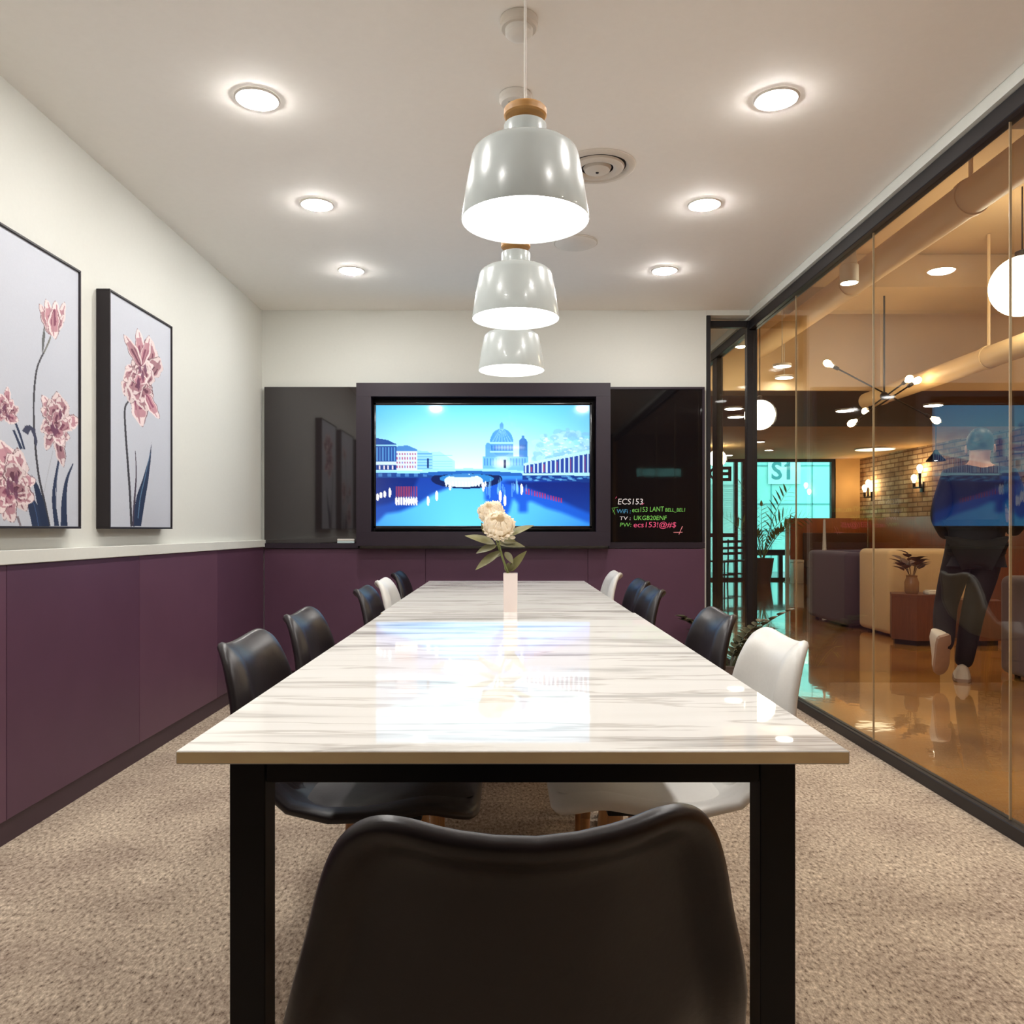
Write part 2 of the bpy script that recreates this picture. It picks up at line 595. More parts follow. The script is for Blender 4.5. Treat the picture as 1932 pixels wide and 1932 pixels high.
def brick():
    m, nt, out = nodes_of('whitewashed brick')
    p = N(nt, 'ShaderNodeBsdfPrincipled')
    p.inputs['Roughness'].default_value = 0.85
    nt.links.new(p.outputs[0], out.inputs[0])
    tc = N(nt, 'ShaderNodeTexCoord')
    sp = N(nt, 'ShaderNodeSeparateXYZ')
    cb = N(nt, 'ShaderNodeCombineXYZ')
    nt.links.new(tc.outputs['Object'], sp.inputs[0])
    nt.links.new(sp.outputs['Y'], cb.inputs['X'])
    nt.links.new(sp.outputs['Z'], cb.inputs['Y'])
    br = N(nt, 'ShaderNodeTexBrick')
    br.inputs['Scale'].default_value = 1.0
    br.inputs['Brick Width'].default_value = 0.34
    br.inputs['Row Height'].default_value = 0.085
    br.inputs['Mortar Size'].default_value = 0.012
    br.inputs['Color1'].default_value = (*lin(176, 140, 104), 1)
    br.inputs['Color2'].default_value = (*lin(214, 192, 160), 1)
    br.inputs['Mortar'].default_value = (*lin(136, 106, 80), 1)
    nt.links.new(cb.outputs[0], br.inputs['Vector'])
    nz = N(nt, 'ShaderNodeTexNoise')
    nz.inputs['Scale'].default_value = 3.5
    nz.inputs['Detail'].default_value = 6
    nt.links.new(tc.outputs['Object'], nz.inputs['Vector'])
    r2 = ramp(nt, [(0.35, (0.62, 0.54, 0.48)), (0.6, (1.1, 1.08, 1.05))])
    nt.links.new(nz.outputs['Fac'], r2.inputs[0])
    mx = N(nt, 'ShaderNodeMix', data_type='RGBA', blend_type='MULTIPLY')
    mx.inputs[0].default_value = 1
    nt.links.new(br.outputs['Color'], mx.inputs[6])
    nt.links.new(r2.outputs[0], mx.inputs[7])
    nt.links.new(mx.outputs[2], p.inputs['Base Color'])
    b = N(nt, 'ShaderNodeBump')
    b.inputs['Strength'].default_value = 0.6
    b.inputs['Distance'].default_value = 0.01
    nt.links.new(br.outputs['Fac'], b.inputs['Height'])
    b.invert = True
    nt.links.new(b.outputs[0], p.inputs['Normal'])
    return m


def petal_mat():
    m, nt, out = nodes_of('ivory petal')
    d = N(nt, 'ShaderNodeBsdfDiffuse')
    t = N(nt, 'ShaderNodeBsdfTranslucent')
    nz = N(nt, 'ShaderNodeTexNoise')
    nz.inputs['Scale'].default_value = 60
    r = ramp(nt, [(0.3, lin(250, 238, 216)), (0.7, lin(255, 250, 240))])
    nt.links.new(nz.outputs['Fac'], r.inputs[0])
    mx = N(nt, 'ShaderNodeMixShader')
    mx.inputs[0].default_value = 0.45
    nt.links.new(r.outputs[0], d.inputs[0])
    nt.links.new(r.outputs[0], t.inputs[0])
    nt.links.new(d.outputs[0], mx.inputs[1])
    nt.links.new(t.outputs[0], mx.inputs[2])
    nt.links.new(mx.outputs[0], out.inputs[0])
    return m


M['petal'] = petal_mat()
M['carpet'] = carpet()
M['marble'] = marble()
M['marble_edge'] = marble_edge()
M['epoxy'] = epoxy()
M['brick'] = brick()

# ================================================================== SETTING: the meeting room
CEIL = 2.535
XL, XG, YB, YR = -1.67, 1.71, 5.50, -1.70
struct('floor', box(BM(), XL, 1.74, YR, 9.0, -0.1, 0.0), M['carpet'])
struct('ceiling', box(BM(), XL, 1.66, YR, YB + 0.12, CEIL, CEIL + 0.1), M['ceil'])
struct('wall_left', box(BM(), XL - 0.12, XL, YR - 0.12, YB + 0.12, 0, CEIL + 0.1), M['wall'])
struct('wall_back', box(BM(), XL, 1.362, YB, YB + 0.12, 0, CEIL), M['wall'])
struct('wall_rear', box(BM(), XL, 1.66, YR - 0.12, YR, 0, CEIL + 0.1), M['purple_dark'])

# wainscot: laminate panels on a dark plinth, white rail above
ys = [-1.68, -0.24, 0.72, 1.685, 2.65, 3.61, 4.58, 5.455]
for i, (a, b) in enumerate(zip(ys, ys[1:])):
    struct('trim_%d' % (i + 1), box(BM(), XL + 0.001, -1.645, a + 0.0015, b - 0.0015, 0.08, 0.92, 0.0012, 1), M['purple_b'] if i in (5, 3) else M['purple'])
struct('baseboard_left', box(BM(), XL + 0.001, -1.652, YR + 0.01, 5.455, 0.0, 0.08), M['base'])
struct('trim_20', box(BM(), XL + 0.001, -1.634, YR + 0.01, YB - 0.002, 0.921, 0.968, 0.002, 1), M['wall'])
xs_ = [-1.644, -0.55, 0.55, 1.343]
for i, (a, b) in enumerate(zip(xs_, xs_[1:])):
    struct('trim_%d' % (30 + i), box(BM(), a + 0.001, b - 0.001, 5.46, YB - 0.001, 0.08, 0.908, 0.0012, 1), M['purple'])
struct('baseboard_back', box(BM(), -1.644, 1.343, 5.47, YB - 0.001, 0, 0.08), M['base'])

# glass partition on the right: rails, butt jointed panes, fascia
struct('trim_40', box(BM(), 1.662, 1.74, YR, 9.0, 2.488, CEIL + 0.1), M['wall'])
struct('trim_41', box(BM(), 1.68, 1.738, YR, 5.585, 2.422, 2.487, 0.003, 1), M['black'])
struct('trim_42', box(BM(), 1.685, 1.735, YR, 5.585, 0.0, 0.05, 0.003, 1), M['black'])
joints = [5.58, 4.76, 3.755, 2.735, 1.715, 0.70, -0.32, -1.69]
M['joint'] = mat('clear joint edge', lin(176, 152, 120), 0.15, var=0.02, spec=0.8)
for i, (b, a) in enumerate(zip(joints, joints[1:])):
    struct('window_%d' % (i + 1), box(BM(), XG - 0.004, XG + 0.004, a + 0.0022, b - 0.0022, 0.05, 2.422), M['pane'], 0)
    if i:
        struct('trim_%d' % (50 + i), box(BM(), XG - 0.0042, XG + 0.0042, b - 0.0018, b + 0.0018, 0.052, 2.42), M['joint'], 0)
# side pane in the plane of the back wall, with its posts
struct('trim_43', box(BM(), 1.668, 1.738, 5.587, 5.645, 0, 2.487, 0.003, 1), M['black'])
struct('trim_44', box(BM(), 1.364, 1.392, 5.495, 5.63, 0, 2.50, 0.003, 1), M['black'])
struct('trim_45', box(BM(), 1.393, 1.667, 5.585, 5.63, 2.442, 2.487, 0.003, 1), M['black'])
struct('trim_46', box(BM(), 1.363, 1.66, 5.50, 5.62, 2.501, CEIL), M['wall'])
struct('trim_47', box(BM(), 1.393, 1.667, 5.59, 5.63, 0, 0.04, 0.003, 1), M['black'])
struct('window_20', box(BM(), 1.394, 1.666, 5.600, 5.612, 0.04, 2.441), M['pane'], 0)

# the neighbouring room seen through the side pane
struct('ceiling_neighbour', box(BM(), XL, 1.66, YB + 0.13, 9.0, CEIL, CEIL + 0.1), M['ceil'])
struct('wall_neighbour_left', box(BM(), XL - 0.12, XL, YB + 0.13, 9.12, 0, CEIL + 0.1), M['wall'])
struct('wall_neighbour_back', box(BM(), XL, 1.66, 9.0, 9.12, 0, CEIL + 0.1), M['purple'])
struct('trim_60', box(BM(), 1.68, 1.738, 5.65, 8.99, 2.422, 2.487, 0.003, 1), M['black'])
struct('trim_61', box(BM(), 1.685, 1.735, 5.65, 8.99, 0.0, 0.05, 0.003, 1), M['black'])
struct('trim_62', box(BM(), 1.685, 1.735, 6.46, 6.60, 0.05, 2.421, 0.003, 1), M['black'])
struct('window_21', box(BM(), XG - 0.006, XG + 0.006, 5.65, 6.455, 0.051, 2.421), M['pane'], 0)
struct('window_22', box(BM(), XG - 0.006, XG + 0.006, 6.605, 7.8, 0.051, 2.421), M['pane'], 0)
struct('window_23', box(BM(), XG - 0.006, XG + 0.006, 7.806, 8.99, 0.051, 2.421), M['pane'], 0)


# ================================================================== TABLES
def make_table(label):
    t = thing('conference_table', label, 'table', (0, 1.075, 0))
    bm = box(BM(), -0.45, 0.45, 0.0, 1.797, 0.722, 0.74, 0.0015, 1)
    top = obj('tabletop', bm, M['marble'], t)
    top.data.materials.append(M['marble_edge'])
    for p in top.data.polygons:
        if abs(p.normal.z) < 0.5 and abs(p.normal.y) > 0.9 and p.area > 0.003:
            p.material_index = 1
    for sx in (-1, 1):
        for y in (0.012, 1.737):
            x0 = sx * 0.382
            obj('leg', box(BM(), min(x0, x0 - sx * 0.048), max(x0, x0 - sx * 0.048), y, y + 0.048, 0, 0.722, 0.0015, 1), M['leg'], t)
    bm = BM()
    for y in (0.012, 1.737):
        box(bm, -0.333, 0.333, y, y + 0.048, 0.694, 0.7215, 0.0015, 1)
    for sx in (-1, 1):
        box(bm, min(sx * 0.345, sx * 0.375), max(sx * 0.345, sx * 0.375), 0.061, 1.736, 0.694, 0.7215, 0.0015, 1)
    obj('apron', bm, M['leg'], t)
    return t


tab = make_table('near white marble table, its front edge and black steel legs facing the viewer')
tab.location.x = 0.008
tab2 = dup(tab, (0.0, 2.8755, 0), 0, 'far white marble table, butted to the near one, ending below the television')


# ================================================================== CHAIRS
def lerp_prof(prof, t):
    for (t0, *a), (t1, *b) in zip(prof, prof[1:]):
        if t <= t1:
            k = (t - t0) / (t1 - t0)
            return [x + (y - x) * k for x, y in zip(a, b)]
    return list(prof[-1][1:])


def smooth(a, b, x):
    k = min(1, max(0, (x - a) / (b - a)))
    return k * k * (3 - 2 * k)


# t, y, z, half width, side lift, wrap
CH = [(0.0, 0.325, 0.392, 0.190, 0.0, 0.0), (0.08, 0.310, 0.418, 0.208, 0.008, 0.0), (0.2, 0.215, 0.428, 0.222, 0.025, 0.0),
      (0.35, 0.07, 0.398, 0.236, 0.034, 0.0), (0.46, -0.05, 0.384, 0.250, 0.036, 0.004), (0.55, -0.128, 0.408, 0.254, 0.028, 0.010),
      (0.63, -0.172, 0.480, 0.240, 0.018, 0.022), (0.72, -0.199, 0.556, 0.218, 0.008, 0.038), (0.82, -0.220, 0.638, 0.194, 0.004, 0.050),
      (0.92, -0.240, 0.720, 0.181, 0.0, 0.050), (1.0, -0.256, 0.772, 0.172, 0.0, 0.048)]


def shell_point(s, t, lift=0.0):
    y, z, w, sl, wr = lerp_prof(CH, min(1, max(0, t)))
    a = abs(s)
    x = s * w
    z += sl * a ** 2.6
    y += wr * a ** 2.0
    ear = smooth(0.62, 1.0, t)
    z += ear * 0.034 * math.exp(-((a - 0.93) / 0.45) ** 2) - ear * 0.004
    return Vector((x, y, z))


def make_chair(name, label, mtl, group):
    t = thing(name, label, 'chair', group=group)
    bm = BM()
    nr, na = 15, 72
    center = bm.verts.new(shell_point(0, 0.52))
    prev = None
    ring_all = []
    for k in range(1, nr + 1):
        r = k / nr
        ring = []
        for i in range(na):
            th = 2 * PI * i / na
            c, s_ = math.cos(th), math.sin(th)
            e = 2 / 6.4
            sx = math.copysign(abs(c) ** e, c) * r
            ty = math.copysign(abs(s_) ** e, s_) * r
            tt = 0.52 + ty * 0.48
            p = shell_point(sx, tt)
            wb = smooth(0.5, 0.72, tt)
            f = smooth(0.80, 1.0, r)
            f = f * f
            out = Vector((c, 0, 0))
            p += f * (wb * Vector((0.018 * out.x, -0.036, -0.010)) + (1 - wb) * Vector((0.016 * out.x, 0.0, -0.014)))
            ring.append(bm.verts.new(p))
        if prev is None:
            for i in range(na):
                bm.faces.new((center, ring[i], ring[(i + 1) % na]))
        else:
            for i in range(na):
                j = (i + 1) % na
                bm.faces.new((prev[i], ring[i], ring[j], prev[j]))
        prev = ring
    bmesh.ops.recalc_face_normals(bm, faces=bm.faces)
    me = bpy.data.meshes.new('shell')
    bm.to_mesh(me)
    bm.free()
    o = bpy.data.objects.new('shell', me)
    C.objects.link(o)
    so = o.modifiers.new('solid', 'SOLIDIFY')
    so.thickness = 0.025
    so.offset = 0.0
    ss = o.modifiers.new('sub', 'SUBSURF')
    ss.levels = 1
    bpy.context.view_layer.update()
    dg = bpy.context.evaluated_depsgraph_get()
    me2 = bpy.data.meshes.new_from_object(o.evaluated_get(dg))
    bpy.data.objects.remove(o)
    link_mesh('shell', me2, mtl, t, 60)
    # loose seat pad
    bm = BM()
    rows = []
    for k in range(0, 9):
        r = k / 8
        row = []
        for i in range(48):
            th = 2 * PI * i / 48
            c, s_ = math.cos(th), math.sin(th)
            e = 2 / 3.6
            sx = math.copysign(abs(c) ** e, c) * r * 0.80
            tt = 0.29 + math.copysign(abs(s_) ** e, s_) * r * 0.22
            p = shell_point(sx, tt)
            p.z += 0.0095 + 0.022 * (1 - r ** 4)
            row.append(bm.verts.new(p))
        rows.append(row)
    for a, b in zip(rows, rows[1:]):
        for i in range(48):
            j = (i + 1) % 48
            bm.faces.new((a[i], b[i], b[j], a[j]))
    bm.faces.new(rows[0])
    obj('seat_pad', bm, mtl, t, 60)
    for sx in (-1, 1):
        for sy in (-1, 1):
            obj('leg', tube(BM(), [(sx * 0.105, sy * 0.09 + 0.10, 0.0), (sx * 0.100, sy * 0.086 + 0.10, 0.16), (sx * 0.075, sy * 0.068 + 0.10, 0.368)], [0.011, 0.015, 0.019], 12), M['wood_leg'], t)
    for sx in (-1, 1):
        obj('stretcher', tube(BM(), [(sx * 0.092, 0.18, 0.24 + sx * 0.007), (-sx * 0.092, 0.02, 0.24 + sx * 0.007)], 0.006, 8), M['leg'], t)
    obj('seat_plate', box(BM(), -0.10, 0.10, 0.01, 0.19, 0.368, 0.384, 0.004), M['leg'], t)
    return t


dark = make_chair('dining_chair', 'dark shell chair at the head of the table, its back filling the foreground', M['chair_dark'], None)
dark.location = (-0.004, 0.985, 0)
dark.rotation_euler = (0, 0, R(6.5))
white = make_chair('dining_chair', 'white shell chair on the glass side, nearest the viewer', M['chair_white'], None)
white.location = (0.425, 1.975, 0)
white.rotation_euler = (0, 0, R(90))
for (src, x, y, rz, lab) in [
    (dark, -0.385, 1.945, -90, 'dark shell chair on the wainscot side, first and largest of its row'),
    (dark, -0.405, 2.555, -90, 'dark shell chair on the wainscot side, second of its row from the viewer'),
    (dark, -0.39, 3.60, -90, 'dark shell chair on the wainscot side, just before the white one'),
    (white, -0.395, 4.20, -90, 'white shell chair on the wainscot side, between two dark ones'),
    (dark, -0.415, 4.92, -90, 'dark shell chair on the wainscot side, behind the white one, by the wall'),
    (dark, 0.425, 2.55, 90, 'dark shell chair on the glass side, in front of the leafy floor plant'),
    (dark, 0.41, 3.58, 90, 'dark shell chair on the glass side, nearer of the overlapping pair'),
    (dark, 0.445, 4.15, 90, 'dark shell chair on the glass side, farther of the overlapping pair'),
    (white, 0.42, 4.95, 90, 'white shell chair on the glass side, at the far table end by the back wall')]:
    dup(src, (x, y, 0), R(rz), lab)

# ================================================================== CEILING FIXTURES
def downlight(x, y, label, z=CEIL, r=0.064, glow='e_down', grp='recessed downlights of the meeting room', cat='ceiling light'):
    t = thing('downlight', label, cat, (x, y, z), 0, grp)
    obj('rim', lathe(BM(), [(r + 0.001, -0.001), (r + 0.001, -0.006), (r + 0.008, -0.007), (r + 0.014, -0.003), (r + 0.014, -0.0005)], n=40), M['plastic'], t)
    bm = BM()
    lathe(bm, [(0, -0.0185), (r * 0.5, -0.0175), (r * 0.85, -0.013), (r, -0.005), (r, -0.001), (0, -0.001)], n=40)
    obj('diffuser', bm, M[glow], t)
    return t


ROWS = [(4.65, -0.897, 0.911, 'farthest from the viewer'), (3.707, -0.873, 0.91, 'middle one of its visible row'), (2.80, -0.867, 0.937, 'nearest in view, brightest of its row')]
d0 = None
for (y, xl, xr, w) in ROWS:
    for x, side in ((xl, 'on the picture wall side'), (xr, 'on the glass side')):
        lab = 'round recessed ceiling downlight %s, %s' % (side, w)
        if d0 is None: d0 = downlight(x, y, lab)
        else: dup(d0, (x, y, CEIL), 0, lab)
for y in (1.87, 0.93):
    for x in (-0.87, 0.93):
        dup(d0, (x, y, CEIL), 0, 'round recessed downlight above and behind the viewpoint')


def pendant(x, y, label):
    t = thing('pendant_lamp', label, 'pendant lamp', (x, y, 1.7625), 0, 'white pendant lamps over the table')
    prof = [(0.1495, 0.0), (0.1505, 0.003), (0.1385, 0.085), (0.1265, 0.148), (0.122, 0.160), (0.112, 0.168), (0.090, 0.177), (0.056, 0.1875), (0.0505, 0.190),
            (0.0505, 0.2245), (0.049, 0.2275), (0.030, 0.2285), (0.026, 0.2285), (0.026, 0.2265), (0.046, 0.2255), (0.0485, 0.222), (0.0485, 0.189), (0.055, 0.1855), (0.089, 0.175), (0.110, 0.166),
            (0.1195, 0.158), (0.124, 0.147), (0.136, 0.085), (0.1475, 0.003), (0.1495, 0.0)]
    obj('lamp_shade', lathe(BM(), prof, n=64), M['lamp'], t, 50)
    obj('diffuser', lathe(BM(), [(0, 0.012), (0.1435, 0.008), (0.1435, 0.012), (0, 0.016)], n=64), M['e_pend'], t)
    obj('wooden_cap', lathe(BM(), [(0, 0.2275), (0.027, 0.2275), (0.0275, 0.236), (0.032, 0.241), (0.047, 0.244), (0.0505, 0.248), (0.0505, 0.262), (0.047, 0.266), (0.012, 0.268), (0, 0.268)], n=48), M['wood_cap'], t, 30)
    h = CEIL - 1.7625
    obj('cord', tube(BM(), [(0, 0, 0.266), (0, 0, h - 0.02)], 0.0031, 10), M['plastic'], t)
    c = obj('canopy', lathe(BM(), [(0, h - 0.001), (0.056, h - 0.001), (0.057, h - 0.02), (0.050, h - 0.031), (0, h - 0.032)], n=40), M['plastic'], t)
    bm = BM()
    for q in (-0.022, 0.006):
        tube(bm, [(q, -0.018, h - 0.031), (q, -0.018, h - 0.046)], 0.0042, 8)
    obj('cord_grip', bm, M['chrome'], c)
    return t


p0 = pendant(35 / 1520 * 1.9, 1.9, 'white metal pendant lamp with oak cap, nearest and largest of three')
dup(p0, (17 / 1520 * 2.78, 2.78, 1.7625), 0, 'white metal pendant lamp, middle one of three over the table')
dup(p0, (9 / 1520 * 3.68, 3.68, 1.7625), 0, 'white metal pendant lamp, smallest looking, right above the television')

t = thing('smoke_detector', 'round stepped white smoke detector on the ceiling above the nearest pendant', 'smoke detector', (0.036, 2.365, CEIL))
obj('base', lathe(BM(), [(0, -0.0005), (0.054, -0.0005), (0.0555, -0.004), (0.0555, -0.026), (0.051, -0.031), (0, -0.031)], n=48), M['cream_pl'], t)
obj('sensor_head', lathe(BM(), [(0.041, -0.031), (0.040, -0.046), (0.034, -0.052), (0.018, -0.055), (0, -0.055)], n=40), M['plastic'], t)

t = thing('ceiling_vent', 'round white ceiling air vent with concentric rings beside the nearest pendant', 'vent', (0.373, 3.32, CEIL))
obj('outer_ring', lathe(BM(), [(0.158, -0.0005), (0.157, -0.006), (0.150, -0.010), (0.130, -0.012), (0.122, -0.004), (0.120, -0.0008)], n=64), M['cream_pl'], t)
obj('throat', lathe(BM(), [(0.119, -0.0008), (0, -0.0012)], n=48), M['steel_dark'], t)
obj('cone', lathe(BM(), [(0.112, -0.006), (0.106, -0.014), (0.085, -0.020), (0.074, -0.018), (0.066, -0.010), (0.108, -0.004), (0.112, -0.006)], n=56), M['cream_pl'], t)
obj('core', lathe(BM(), [(0.058, -0.008), (0.052, -0.020), (0.030, -0.026), (0.0, -0.027), (0.0, -0.006), (0.058, -0.008)], n=48), M['cream_pl'], t)
obj('screw', lathe(BM(), [(0.007, -0.0265), (0.006, -0.030), (0, -0.0305)], n=16), M['steel_dark'], t)

t = thing('ceiling_speaker', 'flat round white ceiling disc behind the nearest pendant', 'ceiling speaker', (0.36, 4.20, CEIL))
obj('disc', lathe(BM(), [(0.108, -0.0005), (0.108, -0.008), (0.100, -0.013), (0, -0.014)], n=56), M['plastic'], t)
obj('rim', lathe(BM(), [(0.1085, -0.0005), (0.114, -0.001), (0.114, -0.006), (0.1085, -0.007)], n=56), M['cream_pl'], t)

t = thing('sprinkler', 'tiny violet sprinkler nub on the ceiling left of the nearest pendant', 'sprinkler', (-0.032, 3.05, CEIL))
obj('rosette', lathe(BM(), [(0.016, -0.0005), (0.015, -0.004), (0.006, -0.005)], n=24), M['cream_pl'], t)
obj('nozzle', lathe(BM(), [(0.006, -0.004), (0.010, -0.010), (0.010, -0.018), (0.004, -0.022), (0, -0.022)], n=20), M['purple_pl'], t)


# ================================================================== BACK WALL: surround, television, boards
t = thing('television_surround', 'dark plum boxed surround framing the television on the back wall', 'wall cabinet', (0, 5.36, 0))
x0, x1, z0, z1 = -1.0015, 0.691, 0.929, 2.015
a0, a1, c0, c1 = -0.903, 0.596, 1.024, 1.924
bm = BM()
box(bm, x0, x1, 0, 0.139, c1, z1, 0.001, 1)
box(bm, x0, x1, 0, 0.139, z0, c0, 0.001, 1)
box(bm, x0, a0, 0.0, 0.139, c0, c1)
box(bm, a1, x1, 0.0, 0.139, c0, c1)
obj('casing', bm, M['purple_dark'], t)
obj('niche_back', box(BM(), a0, a1, 0.125, 0.138, c0, c1), M['black'], t)

t = thing('television', 'wall television showing a blue river city picture with a domed building', 'television', (-0.1605, 5.405, 1.468))
W, H = 1.433, 0.8095
bm = BM()
bx_, bz = W / 2 + 0.017, H / 2 + 0.017
box(bm, -bx_, bx_, 0.004, 0.075, -bz - 0.008, bz, 0.004)
obj('body', bm, M['tvblack'], t)
bm = BM()
for (p, q, r_, s_) in ((-bx_, bx_, H / 2, bz), (-bx_, bx_, -bz - 0.008, -H / 2)):
    box(bm, p, q, 0.0, 0.02, r_, s_, 0.002)
for (p, q) in ((-bx_, -W / 2), (W / 2, bx_)):
    box(bm, p, q, 0.0, 0.02, -bz, bz, 0.002)
obj('bezel', bm, M['tvblack'], t)


def tv_picture():
    cv = Canvas(330, 186)
    U, V = cv.U, cv.V
    rng = np.random.RandomState(4)
    P = lambda x, y: ((x - 637) / 1105, (y - 182) / 621)
    PL = lambda pts: [P(*p) for p in pts]
    DX, DY = 1105, 621
    def E(cx, cy, rx, ry, col, a=1.0, soft=False):
        u, v = P(cx, cy)
        cv.ell(u, v, rx / DX, ry / DY, col, a, soft)
    def Q(pts, col, a=1.0): cv.poly(PL(pts), col, a)
    def Rr(xa, ya, xb, yb, col, a=1.0): Q([(xa, ya), (xb, ya), (xb, yb), (xa, yb)], col, a)
    # sky
    k = np.clip(V / 0.55, 0, 1)[..., None]
    top, mid, hor = np.array((96, 196, 250)), np.array((160, 232, 255)), np.array((214, 250, 255))
    sky = np.where(k < 0.5, top + (mid - top) * (k / 0.5), mid + (hor - mid) * ((k - 0.5) / 0.5))
    edge = (np.abs(U - 0.45) * 1.6)[..., None] ** 2.2
    sky = sky * (1 - 0.35 * np.clip(edge, 0, 1)) + np.array((50, 150, 240)) * 0.35 * np.clip(edge, 0, 1)
    cv.rgb[:] = sky
    # far bank houses
    Q([(905, 425), (965, 420), (1045, 470), (1045, 516), (905, 516)], (158, 216, 242))
    for y in range(440, 515, 14): Rr(910, y, 1030, y + 3, (110, 180, 226), 0.6)
    Q([(848, 415), (905, 420), (930, 440), (930, 516), (848, 516)], (140, 200, 238))
    for y in range(430, 515, 15): Rr(850, y, 926, y + 5, (70, 140, 204), 0.7)
    Q([(737, 395), (800, 388), (850, 410), (850, 420), (737, 420)], (70, 130, 196))
    Rr(737, 418, 850, 516, (206, 222, 246))
    for i in range(8):
        for j in range(4):
            Rr(742 + i * 13.5, 428 + j * 22, 750 + i * 13.5, 440 + j * 22, (166, 70, 110) if (i * 3 + j) % 4 else (120, 110, 180), 0.9)
    Q([(637, 350), (700, 362), (742, 382), (742, 516), (637, 516)], (30, 74, 150))
    for i in range(7): Rr(640 + i * 15, 400, 645 + i * 15, 470, (100, 170, 226), 0.8)
    Rr(637, 384, 742, 392, (150, 214, 246))
    Rr(637, 474, 742, 490, (200, 226, 250))
    for i in range(9): Rr(642 + i * 11, 494, 648 + i * 11, 512, (240, 220, 224) if i % 2 else (20, 40, 110))
    # trees on the right
    for _ in range(90):
        x = rng.uniform(1450, 1745)
        h = 70 * math.sin(PI * (x - 1420) / 420) + 40
        y = 470 - rng.uniform(0, h + 50)
        E(x, y, rng.uniform(10, 30), rng.uniform(8, 22), (126, 184, 230) if rng.rand() < 0.6 else (170, 220, 248), 0.6)
    for _ in range(60):
        x = rng.uniform(1500, 1745)
        E(x, rng.uniform(350, 440), rng.uniform(4, 12), 3, (214, 242, 252), 0.7)
    # domed building
    Rr(1190, 445, 1425, 522, (104, 176, 226))
    Rr(1203, 392, 1232, 450, (90, 160, 216))
    E(1217, 392, 14, 18, (84, 152, 214))
    Rr(1228, 372, 1348, 450, (92, 160, 216))
    E(1287, 374, 61, 72, (72, 146, 212))
    for k_ in range(-3, 4): Q([(1287 + k_ * 3, 305), (1287 + k_ * 17, 372), (1291 + k_ * 17, 372), (1289 + k_ * 3, 305)], (140, 206, 240), 0.7)
    Rr(1228, 372, 1348, 382, (150, 210, 240))
    for k_ in range(8): Rr(1233 + k_ * 15, 388, 1240 + k_ * 15, 414, (40, 100, 180), 0.8)
    Rr(1228, 418, 1348, 424, (160, 220, 246))
    Rr(1276, 284, 1298, 306, (90, 160, 214))
    E(1287, 284, 11, 12, (84, 150, 210))
    Q([(1285, 272), (1287, 256), (1289, 272)], (60, 120, 190))
    Rr(1376, 372, 1420, 450, (62, 126, 196))
    E(1398, 374, 22, 24, (54, 112, 186))
    Rr(1392, 338, 1404, 356, (60, 120, 190))
    for k_ in range(4): Rr(1380 + k_ * 10, 384, 1385 + k_ * 10, 416, (24, 66, 140), 0.8)
    for k_ in range(15): Rr(1196 + k_ * 15, 456, 1202 + k_ * 15, 492, (60, 124, 196), 0.8)
    E(1288, 480, 60, 40, (226, 250, 250), 0.85, True)
    Rr(1298, 462, 1310, 505, (20, 40, 90))
    Rr(902, 455, 912, 506, (20, 50, 110))
    # river
    wv = np.clip((V - 0.545) / 0.455, 0, 1)[..., None]
    wat = np.where(wv < 0.35, np.array((34, 104, 206)) + (np.array((86, 186, 250)) - np.array((34, 104, 206))) * (wv / 0.35),
                   np.array((86, 186, 250)) + (np.array((96, 196, 252)) - np.array((86, 186, 250))) * ((wv - 0.35) / 0.65))
    cv.put(V > 0.545, wat[V > 0.545])
    # dark mirror images
    Q([(637, 545), (940, 545), (1000, 585), (1030, 600), (930, 640), (840, 700), (760, 730), (690, 740), (637, 790)], (16, 52, 150), 0.9)
    Q([(637, 545), (860, 545), (820, 640), (700, 690), (637, 700)], (8, 26, 96), 0.7)
    Q([(1195, 570), (1745, 560), (1745, 790), (1690, 770), (1600, 735), (1520, 712), (1440, 676), (1421, 680), (1421, 735), (1374, 735), (1374, 690), (1345, 660), (1325, 735), (1288, 768), (1250, 735), (1232, 680), (1200, 672)], (18, 72, 190), 0.9)
    Q([(1290, 575), (1745, 565), (1745, 740), (1560, 660), (1420, 610)], (6, 22, 96), 0.85)
    def soften(v0, k):
        w = cv.rgb.copy()
        pad = np.pad(w, ((k, k), (k, k), (0, 0)), mode='edge')
        acc = np.zeros_like(w)
        for dy in range(2 * k + 1):
            for dx in range(2 * k + 1):
                acc += pad[dy:dy + w.shape[0], dx:dx + w.shape[1]]
        acc /= (2 * k + 1) ** 2
        m_ = cv.V > v0
        cv.rgb[m_] = acc[m_]
    soften(0.60, 3)
    fade = (np.clip((V - 0.60) / 0.4, 0, 1) * np.clip(np.abs(U - 0.42) * 1.9 - 0.1, 0, 1))[..., None]
    cv.rgb = cv.rgb * (1 - 0.55 * fade) + np.array((18, 96, 214)) * 0.55 * fade
    # embankment and bridge
    Rr(637, 522, 935, 556, (22, 66, 140))
    for k_ in range(6): Rr(650 + k_ * 46, 532, 670 + k_ * 46, 548, (90, 150, 210), 0.6)
    E(1106, 562, 184, 50, (8, 26, 78))
    E(1106, 560, 140, 26, (40, 120, 190))
    E(1090, 570, 100, 34, (206, 238, 248), 0.95)
    E(1085, 545, 70, 8, (40, 110, 180), 0.9)
    for k_ in range(13): E(1000 + k_ * 17, 588, 4, 14, (236, 250, 255), 0.9)
    Q([(637, 518), (850, 520), (960, 511), (1110, 507), (1260, 510), (1400, 520), (1400, 532), (1250, 524), (1110, 520), (960, 525), (850, 534), (637, 528)], (146, 216, 246))
